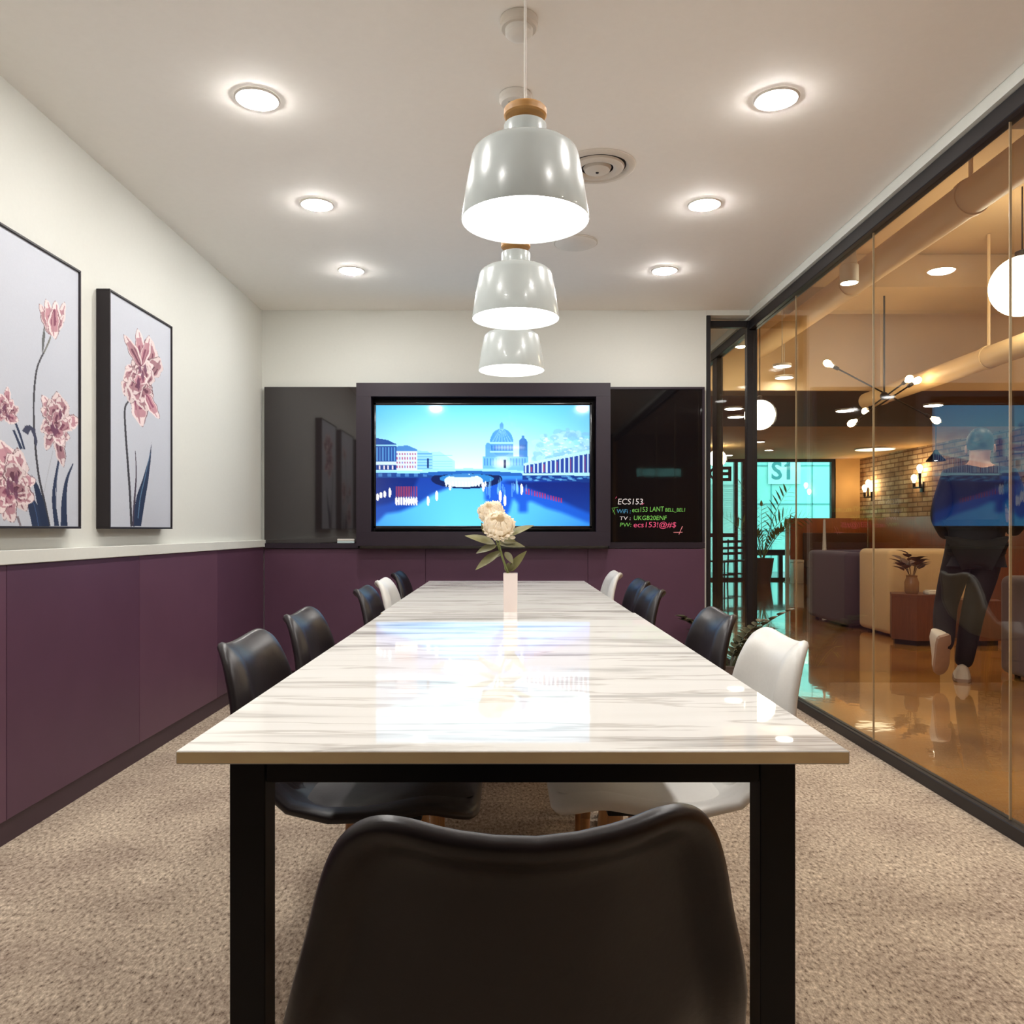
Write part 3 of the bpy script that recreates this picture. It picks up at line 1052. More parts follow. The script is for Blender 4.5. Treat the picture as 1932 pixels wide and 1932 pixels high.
    Q([(850, 532), (960, 524), (1110, 519), (1260, 523), (1400, 532), (1400, 545), (1290, 545), (1110, 532), (930, 545)], (30, 90, 170))
    # colonnade right
    Q([(1400, 490), (1745, 415), (1745, 535), (1400, 535)], (36, 66, 150))
    Q([(1400, 482), (1745, 412), (1745, 430), (1400, 494)], (176, 232, 252))
    for k_ in range(16):
        x = 1408 + k_ * 21 + k_ * k_ * 0.15
        yt = 494 - (x - 1400) * 0.19
        Rr(x, yt, x + 7, 528, (190, 222, 246))
        if k_ % 3 == 1: Rr(x + 9, yt + 10, x + 14, 526, (170, 60, 90), 0.8)
    Q([(1395, 532), (1745, 530), (1745, 545), (1395, 543)], (170, 226, 248))
    Q([(1395, 543), (1745, 545), (1745, 580), (1395, 566)], (14, 52, 130))
    for _ in range(30): E(rng.uniform(1420, 1740), rng.uniform(548, 572), 12, 4, (110, 190, 236), 0.5)
    # lights in the water
    for (x, y, h) in ((645, 655, 20), (662, 645, 16), (682, 640, 18), (708, 632, 24), (906, 675, 24), (951, 648, 26), (1020, 600, 20), (1192, 602, 24), (1280, 650, 30), (1304, 672, 30), (1390, 615, 28)):
        E(x, y, 7, h, (252, 250, 246))
    for k_ in range(9):
        Rr(738 + k_ * 13, 600, 747 + k_ * 13, 655, (168, 60, 90), 0.75)
        E(742 + k_ * 13, 676, 6, 22, (250, 240, 230), 0.95)
    for k_ in range(14): Rr(1412 + k_ * 14, 610 + k_ * 4, 1418 + k_ * 14, 640 + k_ * 3.4, (196, 40, 80), 0.75)
    for k_ in range(22):
        x = rng.uniform(1210, 1420)
        E(x, rng.uniform(585, 640), 4, rng.uniform(16, 40), (130, 200, 246), 0.45)
    sh = 1 - 0.12 * np.clip((np.abs(U - 0.5) * 2) ** 3, 0, 1)
    cv.rgb *= sh[..., None]
    return cv


picture_mesh('screen', tv_picture(), (-W / 2, 0.003, H / 2), (W, 0, 0), (0, 0, -H), attr_mat('television picture', L_TV, 0.06, 0.6), t)

t = thing('glass_board', 'plain black glass board, greyed by painted reflection, left of the television, mirroring the pictures', 'board', (0, 5.46, 0))
obj('panel', box(BM(), -1.643, -1.0025, 0.0, 0.034, 0.946, 2.005, 0.0015, 1), M['glassblack_sheen'], t)
obj('ledge', box(BM(), -1.643, -1.0025, -0.018, 0.036, 0.911, 0.945, 0.002, 1), M['purple_dark'], t)
t = thing('glass_board', 'black glass board with handwritten chalk marker lines right of the television', 'board', (0, 5.46, 0))
obj('panel', box(BM(), 0.692, 1.325, 0.002, 0.034, 0.952, 1.988, 0.0015, 1), M['glassblack'], t)
bm = BM()
box(bm, 0.692, 1.343, 0.0, 0.036, 1.989, 2.005, 0.001, 1)
box(bm, 1.3255, 1.343, -0.002, 0.036, 0.952, 1.988, 0.001, 1)
box(bm, 0.692, 1.343, -0.004, 0.036, 0.912, 0.951, 0.001, 1)
obj('board_frame', bm, M['purple_dark'], t)
WR = {'w': marker('white chalk marker', 240, 236, 240), 'g': marker('green chalk marker', 120, 205, 90), 'b': marker('blue chalk marker', 80, 170, 220), 'p': marker('pink chalk marker', 250, 90, 140), 'l': marker('pale pink chalk marker', 250, 150, 160)}


def writing(txt, px, py, h, c, shear=0.12, width=None, name='handwriting', rot=0.0):
    """px, py: where the line starts and its baseline in the photo; on the glass face at 5.462"""
    me = text_mesh(txt, h / 0.70 * 5.462 / 1520, 0.0006, shear, 0.0)
    sc = 1.0
    if width:
        w = max(v.co.x for v in me.vertices) - min(v.co.x for v in me.vertices)
        sc = (width * 5.462 / 1520) / w
    for v in me.vertices:
        x, y, z = v.co
        x *= sc
        v.co = Vector((x * math.cos(rot) - y * math.sin(rot), -z - 0.0001, x * math.sin(rot) + y * math.cos(rot)))
    o = link_mesh(name, me, WR[c], t, 0)
    o.location = ((px - 956) * 5.462 / 1520, 0.0015, 1.035 - (py - 1000) * 5.462 / 1520)
    return o


q = lambda x, y: (1130 + x / 5.366, 700 + y / 5.366)
for (txt, x, y, h, w, c, rot) in [('ECS153', 186, 1350, 58, 252, 'w', 0.0), ('WiFi :', 178, 1440, 42, 140, 'b', 0.0), ('ecs153 LANT', 334, 1430, 50, 322, 'g', 0.03), ('BELL_BEL1', 668, 1424, 36, 200, 'g', 0.0),
                             ('TV :', 206, 1508, 36, 110, 'w', 0.0), ('UKGB20ENF', 348, 1508, 44, 334, 'g', 0.0), ('PW:', 208, 1576, 40, 115, 'g', 0.0), ('ecs153!@#$', 346, 1582, 54, 430, 'p', 0.0)]:
    px, py = q(x, y)
    writing(txt, px, py, h / 5.366, c, 0.1, w / 5.366, rot=rot)


def stroke(pts, rad, c):
    pp = [((a - 956) * 5.462 / 1520, 0.0012, 1.035 - (b - 1000) * 5.462 / 1520) for a, b in (q(*p) for p in pts)]
    obj('drawn_mark', tube(BM(), pp, rad, 6), WR[c], t)


stroke([(130, 1390), (160, 1385), (195, 1378)], 0.0022, 'g')
stroke([(135, 1400), (150, 1420), (162, 1452)], 0.0022, 'g')
stroke([(162, 1380), (150, 1415), (140, 1430)], 0.0018, 'g')
stroke([(755, 1634), (800, 1634), (846, 1632)], 0.0026, 'l')
stroke([(846, 1572), (828, 1610), (810, 1655)], 0.0026, 'l')
stroke([(168, 1290), (180, 1272)], 0.0022, 'p')
stroke([(428, 1345), (440, 1352), (456, 1338)], 0.0020, 'p')

t = thing('board_eraser', 'small pale eraser resting on the ledge of the plain black board', 'eraser', (-1.088, 5.452, 0.9455))
obj('felt', box(BM(), -0.058, 0.058, -0.008, 0.012, 0.0, 0.014, 0.003), M['eraser'], t)
obj('grip', box(BM(), -0.058, 0.058, -0.008, 0.012, 0.0142, 0.030, 0.004), M['plastic'], t)


# ================================================================== PICTURES on the left wall
CX = -1.617
def art_pt(cx, cy):
    px, py = cx / 2.7596, 380 + cy / 2.7596
    Y = -CX * 1520 / (956 - px)
    return Y, 1.035 + (1000 - py) * Y / 1520


def art(y0, y1, z0, z1, seed, which):
    cv = Canvas(210, 338)
    rng = np.random.RandomState(seed)
    T = lambda p: ((art_pt(*p)[0] - y0) / (y1 - y0), (z1 - art_pt(*p)[1]) / (z1 - z0))
    cv.rgb[:] = np.array((194, 198, 208)) - 8 * cv.V[..., None] + rng.randn(338, 210, 1) * 1.0
    def Q(pts, col, a=1.0): cv.poly([T(p) for p in pts], col, a)
    def line(pts, w0, w1, col):
        n = len(pts)
        # smooth through the points
        P = [np.array(p, float) for p in pts]
        S = []
        for i in range(n - 1):
            p0, p1, p2, p3 = P[max(i - 1, 0)], P[i], P[i + 1], P[min(i + 2, n - 1)]
            for k in range(8):
                s = k / 8
                S.append(0.5 * ((2 * p1) + (-p0 + p2) * s + (2 * p0 - 5 * p1 + 4 * p2 - p3) * s * s + (-p0 + 3 * p1 - 3 * p2 + p3) * s ** 3))
        S.append(P[-1])
        L, Rt = [], []
        for i, s in enumerate(S):
            d = S[min(i + 1, len(S) - 1)] - S[max(i - 1, 0)]
            d = d / (np.linalg.norm(d) + 1e-9)
            nn = np.array((-d[1], d[0]))
            w = (w0 + (w1 - w0) * i / len(S)) / 2
            L.append(tuple(s + nn * w)); Rt.append(tuple(s - nn * w))
        Q(L + Rt[::-1], col)
    def petal(bx, by, ang, ln, wd, tone):
        d = np.array((math.cos(ang), -math.sin(ang))); nn = np.array((-d[1], d[0]))
        def shp(k, s0, s1, off=0.0):
            L, Rr_ = [], []
            for i in range(11):
                s = s0 + (s1 - s0) * i / 10
                w = k * wd * 0.5 * (math.sin(PI * min(1, s ** 0.8)) ** 0.7 if 0 < s < 1 else 0.02) * (1 + 0.12 * math.sin(17 * s + bx))
                c = np.array((bx, by)) + d * ln * s + nn * (off * wd + 0.12 * wd * math.sin(3 * s))
                L.append(tuple(c + nn * w)); Rr_.append(tuple(c - nn * w))
            return L + Rr_[::-1]
        light = np.array((232, 214, 214)) * (0.88 + 0.12 * tone)
        mid = np.array((182, 134, 144)) * (0.8 + 0.25 * tone)
        deep = np.array((112, 60, 80)) * (0.65 + 0.6 * tone)
        Q(shp(1.0, 0, 1), mid * 0.72)
        Q(shp(0.92, 0.04, 0.97, 0.03), light)
        Q(shp(0.70, 0.0, 0.75, -0.02), mid)
        Q(shp(0.42, 0.0, 0.55, 0.04), deep)
        Q(shp(0.16, 0.1, 0.9, 0.10), mid * 0.95)
    def bloom(cx, cy, rx, ry, n, a0=0.0, a1=2 * PI, base=None):
        bx, by = base if base else (cx, cy + ry * 0.25)
        items = []
        for i in range(n):
            f = (i + 0.5) / n
            ang = a0 + (a1 - a0) * ((i * 0.618) % 1.0)
            rr = 0.35 + 0.65 * (1 - f)
            ex, ey = math.cos(ang) * rx * rr, math.sin(ang) * ry * rr
            L = math.hypot(ex, ey)
            ox, oy = rng.uniform(-0.22, 0.22) * rx, rng.uniform(-0.22, 0.22) * ry
            items.append((bx + ox, by + oy, math.atan2(ey, ex), L * rng.uniform(0.85, 1.1), max(rx, ry) * rng.uniform(0.30, 0.48), rng.uniform(0.2, 1.0)))
        for it in items: petal(*it)
        for _ in range(5):
            ex, ey = cx + rng.uniform(-.3, .3) * rx, cy + rng.uniform(-.1, .5) * ry
            w = rx * 0.10
            Q([(ex - w, ey), (ex, ey - ry * 0.16), (ex + w, ey + ry * 0.05), (ex, ey + ry * 0.14)], (104, 58, 84), 0.85)
    dk, gr, lt = (36, 48, 76), (58, 56, 62), (92, 100, 120)
    if which == 1:
        line([(280, 1300), (255, 1410), (235, 1510)], 4, 4, (170, 174, 182))
        line([(325, 1280), (292, 1450), (285, 1560), (300, 1690)], 8, 26, dk)
        line([(385, 1365), (352, 1450), (338, 1560), (338, 1692)], 5, 38, dk)
        line([(318, 1330), (300, 1450), (296, 1600)], 3, 5, lt)
        line([(235, 780), (195, 880), (180, 1050), (186, 1240), (205, 1420), (235, 1560), (262, 1692)], 9, 12, gr)
        line([(55, 1090), (100, 1190), (132, 1290)], 12, 10, dk)
        line([(75, 1190), (100, 1250), (116, 1290)], 10, 16, dk)
        Q([(120, 1195), (135, 1168), (160, 1165), (186, 1185), (200, 1250), (192, 1285), (180, 1225), (165, 1190), (150, 1215)], (60, 62, 84))
        Q([(235, 640), (240, 700), (232, 770), (222, 790), (222, 720)], (98, 100, 100))
        Q([(270, 690), (250, 740), (228, 790), (236, 792), (268, 720)], (110, 108, 100))
        for (a, ln, w, tn) in ((112, 180, 55, 0.5), (70, 190, 55, 0.7), (100, 195, 60, 0.9), (85, 185, 65, 1.0), (62, 130, 40, 0.6)):
            petal(275, 700, R(a), ln, w, tn)
        petal(290, 560, R(-88), 160, 62, 0.8)
        bloom(30, 1060, 75, 125, 16, R(-40), R(220))
        bloom(295, 1110, 105, 190, 26, R(-75), R(255))
        Q([(130, 1488), (165, 1520), (200, 1580), (222, 1692), (172, 1692), (150, 1590)], dk)
        Q([(168, 1420), (205, 1480), (235, 1570), (262, 1692), (222, 1692), (195, 1560)], (30, 42, 70))
        line([(150, 1500), (185, 1590), (205, 1690)], 2, 3, (70, 96, 140))
        bloom(60, 1420, 125, 245, 34, R(-80), R(260))
        line([(95, 1640), (112, 1690)], 12, 10, (120, 110, 116))
    else:
        line([(682, 1030), (655, 1075), (656, 1180), (668, 1350), (680, 1520), (688, 1692)], 9, 12, gr)
        line([(708, 1300), (713, 1420), (704, 1560), (698, 1692)], 3, 14, (70, 60, 74))
        Q([(793, 1255), (778, 1340), (745, 1450), (716, 1530), (704, 1600), (700, 1692), (738, 1692), (755, 1580), (775, 1460), (788, 1350)], dk)
        line([(785, 1310), (760, 1430), (735, 1540), (722, 1650)], 3, 5, (90, 120, 150))
        bloom(740, 880, 95, 215, 34, R(-80), R(260))
        for (a, ln, w, tn) in ((95, 200, 55, 0.9), (75, 170, 50, 0.8), (118, 190, 50, 0.5)):
            petal(735, 860, R(a), ln, w, tn)
        petal(765, 1000, R(-62), 150, 50, 1.0)
    return cv


def framed_picture(y0, y1, z0, z1, label, which, seed):
    t = thing('framed_picture', label, 'picture', (XL + 0.001, (y0 + y1) / 2, z0), 0, None)
    w, h = y1 - y0, z1 - z0
    obj('backing', box(BM(), 0.0, 0.047, -w / 2 + 0.008, w / 2 - 0.008, 0.008, h - 0.008), M['frame'], t)
    bm = BM()
    box(bm, 0, 0.056, -w / 2, w / 2, 0, 0.008, 0.001, 1)
    box(bm, 0, 0.056, -w / 2, w / 2, h - 0.008, h, 0.001, 1)
    box(bm, 0, 0.056, -w / 2, -w / 2 + 0.008, 0.008, h - 0.008, 0.001, 1)
    box(bm, 0, 0.056, w / 2 - 0.008, w / 2, 0.008, h - 0.008, 0.001, 1)
    obj('frame', bm, M['frame'], t)
    picture_mesh('print', art(y0 + 0.008, y1 - 0.008, z0 + 0.008, z1 - 0.008, seed, which), (0.049, -w / 2 + 0.008, h - 0.008), (0, w - 0.016, 0), (0, 0, -(h - 0.016)), M['print'], t)
    return t


M['print'] = attr_mat('printed canvas', 0, 0.6, 0.3)
framed_picture(2.425, 3.055, 1.04, 2.017, 'framed flower print with several pink parrot tulips, cut by the photo edge', 1, 3)
fp = framed_picture(3.275, 3.89, 1.04, 2.017, 'framed print of one single pink tulip on a long stem', 2, 8)
dup(fp, (XL + 0.001, 1.89, 1.04), 0, 'framed tulip print beside the viewpoint, seen only mirrored in the plain black board')


# ================================================================== VASE AND FLOWERS
VX, VY = 0.0135, 2.915
t = thing('vase', 'slim square blush white ceramic vase standing at the joint of the two tables', 'vase', (VX, VY, 0.74))
bm = BM()
s0, s1 = 0.0245, 0.0255
for (a, b, z0_, z1_, flip) in ((s0, s1, 0, 0.140, 0),):
    o_ = [bm.verts.new((sx * a, sy * a, z0_)) for sx, sy in ((-1, -1), (1, -1), (1, 1), (-1, 1))]
    p_ = [bm.verts.new((sx * b, sy * b, z1_)) for sx, sy in ((-1, -1), (1, -1), (1, 1), (-1, 1))]
    q_ = [bm.verts.new((sx * (b - .003), sy * (b - .003), z1_)) for sx, sy in ((-1, -1), (1, -1), (1, 1), (-1, 1))]
    r_ = [bm.verts.new((sx * (a - .003), sy * (a - .003), 0.01)) for sx, sy in ((-1, -1), (1, -1), (1, 1), (-1, 1))]
    for A, B in ((o_, p_), (p_, q_), (q_, r_)):
        for i in range(4):
            j = (i + 1) % 4
            bm.faces.new((A[i], A[j], B[j], B[i]))
    bm.faces.new(o_[::-1]); bm.faces.new(r_)
obj('body', bm, M['ceramic'], t, 30)


def peony_bloom(c, r, axis, seed, squash=0.85):
    rng = random.Random(seed)
    bm = BM()
    ax = Vector(axis).normalized()
    rot = Vector((0, 0, 1)).rotation_difference(ax).to_matrix()
    layers = [(11, 1.22, 1.03, 0.5), (11, 0.98, 0.98, 0.46), (10, 0.74, 0.93, 0.44), (9, 0.50, 0.86, 0.42), (7, 0.28, 0.76, 0.4)]
    for li, (n, pol, rr, wd) in enumerate(layers):
        for i in range(n):
            az = 2 * PI * (i + 0.5 * li) / n + rng.uniform(-.2, .2)
            pa = pol * (PI / 2) + rng.uniform(-.12, .12)
            R_ = r * rr * rng.uniform(0.93, 1.05)
            g = []
            nu, nv = 11, 7
            for v in range(nv):
                tv = v / (nv - 1)
                row = []
                for u in range(nu):
                    tu = u / (nu - 1) * 2 - 1
                    wv = (0.35 + 0.65 * math.sin(PI * min(1, tv * 0.72 + 0.05)))
                    a2 = az + tu * wd * wv
                    # petals start under the head and arch outwards to their rim
                    th = PI * 0.92 - (PI * 0.92 - pa) * tv
                    rad = R_ * (0.30 + 0.70 * math.sin(PI / 2 * tv)) * (1 + 0.075 * math.sin(8 * tu + seed + 2.1 * i) * tv * tv - 0.08 * tu * tu * tv)
                    row.append(Vector((rad * math.sin(th) * math.cos(a2), rad * math.sin(th) * math.sin(a2), rad * math.cos(th) * squash)))
                g.append(row)
            V = [[bm.verts.new(Vector(c) + rot @ p) for p in row] for row in g]
            for a, b in zip(V, V[1:]):
                for k in range(nu - 1):
                    bm.faces.new((a[k], a[k + 1], b[k + 1], b[k]))
    return bm


t = thing('peony', 'cream white peony stem in front, larger and lower bloom in the vase', 'flower', (VX, VY, 0.74))
# photo pixel -> local x, z at the vase
def vp(px, py, dy=0.0):
    Y = VY + dy
    return Vector(((px - 956) * Y / 1520 - VX, dy, 1.035 - (py - 1000) * Y / 1520 - 0.74))


fz = lambda x, y: (840 + x / 7.432, 920 + y / 7.432)
b1 = vp(*fz(755, 520), -0.055)
obj('bloom', peony_bloom(b1, 0.058, (0.1, -0.75, 0.65), 3), M['petal'], t, 60)
obj('stem', tube(BM(), [(0.004, 0.0, 0.012), (0.0, 0, 0.12), vp(*fz(800, 960)), vp(*fz(760, 800), -0.01), b1 + Vector((0, 0.012, -0.03))], 0.0028, 8), M['stem'], t)


def leaf_px(par, a, b, w, dy0=0.0, dy1=-0.01, droop=0.25, m='leaf'):
    p, q_ = vp(*fz(*a), dy0), vp(*fz(*b), dy1)
    d = q_ - p
    bm = BM()
    up = Vector((0, -0.62, 0.78))
    d2 = (d.normalized() + Vector((0, 0, droop * 0.55))).normalized()
    leaf(bm, p, d2, d.length * 1.04, w, droop, 0.18, 8, up)
    obj('leaf', bm, M[m], par, 60)


for (a, b, w) in [((700, 790), (290, 690), 0.040), ((720, 810), (450, 925), 0.036), ((770, 900), (445, 1155), 0.038), ((860, 680), (1230, 545), 0.036), ((840, 900), (940, 1060), 0.026)]:
    leaf_px(t, a, b, w, 0, -0.015)
t = thing('peony', 'cream white peony stem behind, upper bloom partly covered by the other', 'flower', (VX, VY, 0.74))
b2 = vp(*fz(635, 330), 0.045)
obj('bloom', peony_bloom(b2, 0.050, (-0.25, -0.6, 0.75), 11), M['petal'], t, 60)
obj('stem', tube(BM(), [(-0.006, 0.004, 0.012), (-0.005, 0.006, 0.12), vp(*fz(790, 960), 0.012), vp(*fz(700, 700), 0.02), b2 + Vector((0.004, 0.01, -0.03))], 0.0026, 8), M['stem'], t)
bud = BM()
ball(bud, vp(*fz(945, 700), 0.0), 0.009, 14, 1.2, 1, 0.7)
obj('bud', bud, M['petal'], t)
for (a, b, w) in [((740, 780), (1100, 840), 0.040), ((800, 740), (985, 770), 0.04), ((800, 900), (640, 1000), 0.030), ((900, 1180), (1135, 905), 0.036), ((870, 1190), (890, 1060), 0.026), ((560, 640), (510, 500), 0.018), ((950, 1180), (945, 1070), 0.014)]:
    leaf_px(t, a, b, w, 0.015, 0.0)


# ================================================================== FLOOR PLANT by the glass
t = thing('floor_plant', 'dark leafy plant in a low pot on the carpet in the glass corner', 'plant', (1.44, 5.20, 0))
obj('pot', lathe(BM(), [(0, 0.0), (0.085, 0.0), (0.105, 0.16), (0.110, 0.165), (0.110, 0.172), (0.098, 0.172), (0.094, 0.15), (0, 0.15)], n=36), M['pot_grey'], t)
obj('soil', lathe(BM(), [(0.0935, 0.151), (0, 0.156)], n=30), M['soil'], t)
rng = random.Random(5)
for k, (dx, dz, h) in enumerate([(-0.5, 0.75, 0.40), (-0.45, 0.5, 0.42), (-0.2, 0.9, 0.36), (0.85, 0.55, 0.52), (0.45, 0.9, 0.38), (0.15, 0.4, 0.30), (-0.75, -0.3, 0.3), (0.6, 0.1, 0.34), (-0.35, 0.2, 0.44)]):
    bm = BM()
    a = Vector((dx, -0.25 + 0.5 * rng.random() if dx < 0.8 else -0.5, 0)).normalized()
    pts = [Vector((0.02 * dx, 0.02 * a.y, 0.15))]
    d = Vector((a.x * 0.35, a.y * 0.35, 1)).normalized()
    n = 9
    for i in range(n):
        pts.append(pts[-1] + d * h / n)
        d = (d + Vector((a.x, a.y, -0.35)) * 0.10).normalized()
    tube(bm, pts, [0.006 - 0.004 * i / n for i in range(n + 1)], 6)
    for i in range(2, n + 1):
        tg = (pts[i] - pts[i - 1]).normalized()
        sd = tg.cross(Vector((0, 0, 1)))
        sd = sd.normalized() if sd.length > 0.05 else Vector((0, 1, 0))
        for s in (-1, 1):
            leaf(bm, pts[i], sd * s * 0.8 + tg * 0.6 + Vector((0, 0, 0.2)), 0.066, 0.042, 0.3, 0.2, 5)
    leaf(bm, pts[-1], d, 0.07, 0.042, 0.2, 0.2, 5)
    obj('leafy_stem', bm, M['leaf_dark'], t, 60)
bm = BM()
for s in (-1, 0, 1):
    leaf(bm, (-0.11, -0.05, 0.28 + 0.02 * s), (-0.5, -0.3, 0.3 + s * 0.8), 0.055, 0.032, 0.3, 0.2, 5)
tube(bm, [(-0.03, -0.01, 0.155), (-0.08, -0.03, 0.24), (-0.11, -0.05, 0.28)], 0.003, 6)
obj('young_shoot', bm, M['leaf_lime'], t, 60)

# ================================================================== THE LOUNGE beyond the glass: shell
LZ = 3.35
struct('floor_lounge', box(BM(), 1.741, 7.40, -6.1, 16.75, -0.1, 0.0), M['epoxy'])
struct('ceiling_lounge', box(BM(), 1.60, 7.40, -6.1, 8.44, LZ, LZ + 0.1), M['lounge_ceil'])
struct('wall_lounge_over_glass', box(BM(), 1.662, 1.74, -1.82, 9.0, CEIL + 0.101, LZ), M['lounge_wall'])
struct('wall_lounge_near', box(BM(), 1.62, 1.74, -6.1, -1.825, 0, LZ), M['lounge_wall'])
struct('wall_lounge_far', box(BM(), 1.62, 1.74, 9.13, 16.6, 0, LZ), M['lounge_wall'])
struct('trim_70', box(BM(), 1.745, 7.275, 8.45, 8.50, 2.5, LZ + 0.1), M['duct'])
struct('ceiling_dark_zone', box(BM(), 1.60, 7.275, 8.505, 11.40, 2.5, LZ + 0.1), M['lounge_dark'])
struct('ceiling_low_zone', box(BM(), 1.60, 7.275, 11.405, 16.75, 2.5, LZ + 0.1), M['lounge_wall'])
struct('wall_brick', box(BM(), 7.28, 7.40, 8.6, 16.75, 0, LZ + 0.1), M['brick'])
struct('wall_lounge_right', box(BM(), 7.28, 7.40, -6.1, 8.59, 0, LZ + 0.1), M['lounge_wall'])
struct('wall_window_left', box(BM(), 1.741, 4.10, 16.6, 16.75, 0, 2.5), M['lounge_wall'])
struct('wall_window_right', box(BM(), 6.78, 7.279, 16.6, 16.75, 0, 2.5), M['lounge_wall'])
# rear wall of the lounge with a high strip window
bm = BM()
box(bm, 1.741, 7.279, -6.22, -6.1, 0, 2.17)
box(bm, 1.741, 7.279, -6.22, -6.1, 2.34, LZ)
box(bm, 1.741, 2.75, -6.22, -6.1, 2.17, 2.34)
box(bm, 3.7, 7.279, -6.22, -6.1, 2.17, 2.34)
struct('wall_lounge_rear', bm, M['lounge_wall'])
struct('window_40', box(BM(), 2.75, 3.7, -6.17, -6.155, 2.17, 2.34), M['winpane'], 0)
# beams
struct('trim_71', box(BM(), 1.745, 7.275, 6.75, 7.60, 3.07, LZ - 0.001, 0.01), M['lounge_ceil'])
struct('trim_72', box(BM(), 1.745, 7.275, 3.5, 4.1, 3.07, LZ - 0.001, 0.01), M['lounge_ceil'])
# street windows
bars = [(4.10, 4.17, 0.0, 2.499), (4.70, 4.77, 0.05, 2.44), (4.86, 4.93, 0.05, 2.44), (6.70, 6.78, 0.05, 2.44)]
bm = BM()
for (a, b, c, d) in bars: box(bm, a, b, 16.62, 16.72, c, d)
box(bm, 4.171, 6.78, 16.62, 16.72, 0.0, 0.05)
box(bm, 4.171, 6.78, 16.62, 16.72, 2.44, 2.499)
box(bm, 4.931, 6.699, 16.625, 16.715, 0.51, 0.63)
box(bm, 4.171, 4.699, 16.625, 16.715, 0.89, 0.97)
box(bm, 5.62, 5.70, 16.625, 16.715, 0.051, 0.509)
struct('trim_80', bm, M['winframe'])
struct('window_30', box(BM(), 4.932, 6.698, 16.66, 16.672, 0.631, 2.439), M['winpane'], 0)
struct('window_31', box(BM(), 4.932, 5.619, 16.66, 16.672, 0.051, 0.509), M['winpane'], 0)
struct('window_32', box(BM(), 4.172, 4.698, 16.66, 16.672, 0.971, 2.439), M['winpane'], 0)
struct('window_33', box(BM(), 4.172, 4.698, 16.66, 16.672, 0.051, 0.889), M['winpane'], 0)
struct('window_34', box(BM(), 4.771, 4.859, 16.66, 16.672, 0.051, 2.439), M['winpane'], 0)
# cherry wood wainscot along the far corner
struct('trim_81', box(BM(), 5.60, 7.12, 15.90, 15.94, 0, 1.27, 0.004), M['orange_wood'])
struct('trim_82', box(BM(), 7.14, 7.278, 8.7, 15.94, 0, 1.27, 0.004), M['orange_wood'])

# the street outside
struct('ground_street', box(BM(), -6, 26, 16.8, 30, -0.15, -0.05), M['street'])
bt = thing('building_facade', 'pale street facade with panel joints seen through the lounge window', 'building', (7.5, 21.0, -0.05))
obj('wall', box(BM(), -9, 12, 0, 0.4, 0, 6.5), M['facade'], bt)
bm = BM()
for z in (1.05, 1.75, 2.75, 3.4): box(bm, -2.0, 2.2, -0.02, -0.001, z, z + 0.03)
for x in (-1.35, -0.62, 0.45, 1.0, 1.22): box(bm, x, x + 0.025, -0.02, -0.001, 0, 6)
obj('panel_joints', bm, M['facade_line'], bt)
bm = BM()
box(bm, 1.35, 2.6, -0.03, -0.001, 0, 6)
box(bm, -2.1, -1.42, -0.03, -0.001, 0.0, 6)
obj('white_panel', bm, M['facade_pale'], bt)
bm = BM()
for (x, z, w, h) in ((1.55, 2.35, 0.10, 0.40), (1.55, 1.55, 0.09, 0.10), (2.12, 2.0, 0.13, 0.75), (2.12, 1.75, 0.13, 0.12)):
    box(bm, x, x + w, -0.05, -0.031, z, z + h)
obj('wall_fitting', bm, M['sign'], bt)
st = thing('street_sign', 'pale sign panel reading S1 on the street facade', 'sign', (7.42, 20.94, 2.03))
obj('panel', box(BM(), -0.62, 0.22, 0, 0.03, 0.20, 0.95, 0.004), M['facade_pale'], st)
me = text_mesh('S1', 0.64, 0.004, 0, 0.012)
for v in me.vertices: v.co = Vector((v.co.x - 0.55, -v.co.z - 0.005, v.co.y + 0.33))
link_mesh('lettering', me, M['sign'], st, 0)
mx1 = max(v.co.x for v in me.vertices)
mz1 = max(v.co.z for v in me.vertices)
obj('numeral_flag', tube(BM(), [(mx1 - 0.03, -0.008, mz1 - 0.03), (mx1 - 0.14, -0.008, mz1 - 0.12)], 0.026, 8), M['sign'], st)
sh = thing('roller_shutter', 'white slatted roller shutter across the street behind the glass door', 'shutter', (5.55, 20.6, -0.05))
bm = BM()
box(bm, -0.55, 0.55, 0.10, 0.16, 0.0, 3.2)
for k in range(16): box(bm, -0.42, 0.34, 0.06, 0.099, 1.45 + k * 0.045, 1.475 + k * 0.045)
obj('slats', bm, M['facade_pale'], sh)
obj('shutter_case', box(BM(), -0.46, 0.38, 0.0, 0.099, 2.24, 2.40, 0.005), M['facade_pale'], sh)
sg = thing('window_lettering', 'black letters on the glass street door, read from behind', 'sign', (4.46, 16.655, 2.06))
me = text_mesh('E', 0.40, 0.002, 0, 0.015)
for v in me.vertices: v.co = Vector((0.20 - v.co.x, -v.co.z - 0.003, v.co.y))
link_mesh('letter_e', me, M['signblack'], sg, 0)
bm = BM()
lathe(bm, [(0.08, 0), (0.13, 0), (0.13, 0.004), (0.08, 0.004), (0.08, 0)], n=32)
bmesh.ops.rotate(bm, verts=bm.verts, cent=(0, 0, 0), matrix=Matrix.Rotation(R(90), 3, 'X'))
bmesh.ops.translate(bm, verts=bm.verts, vec=(-0.15, -0.001, 0.14))
obj('letter_o', bm, M['signblack'], sg)


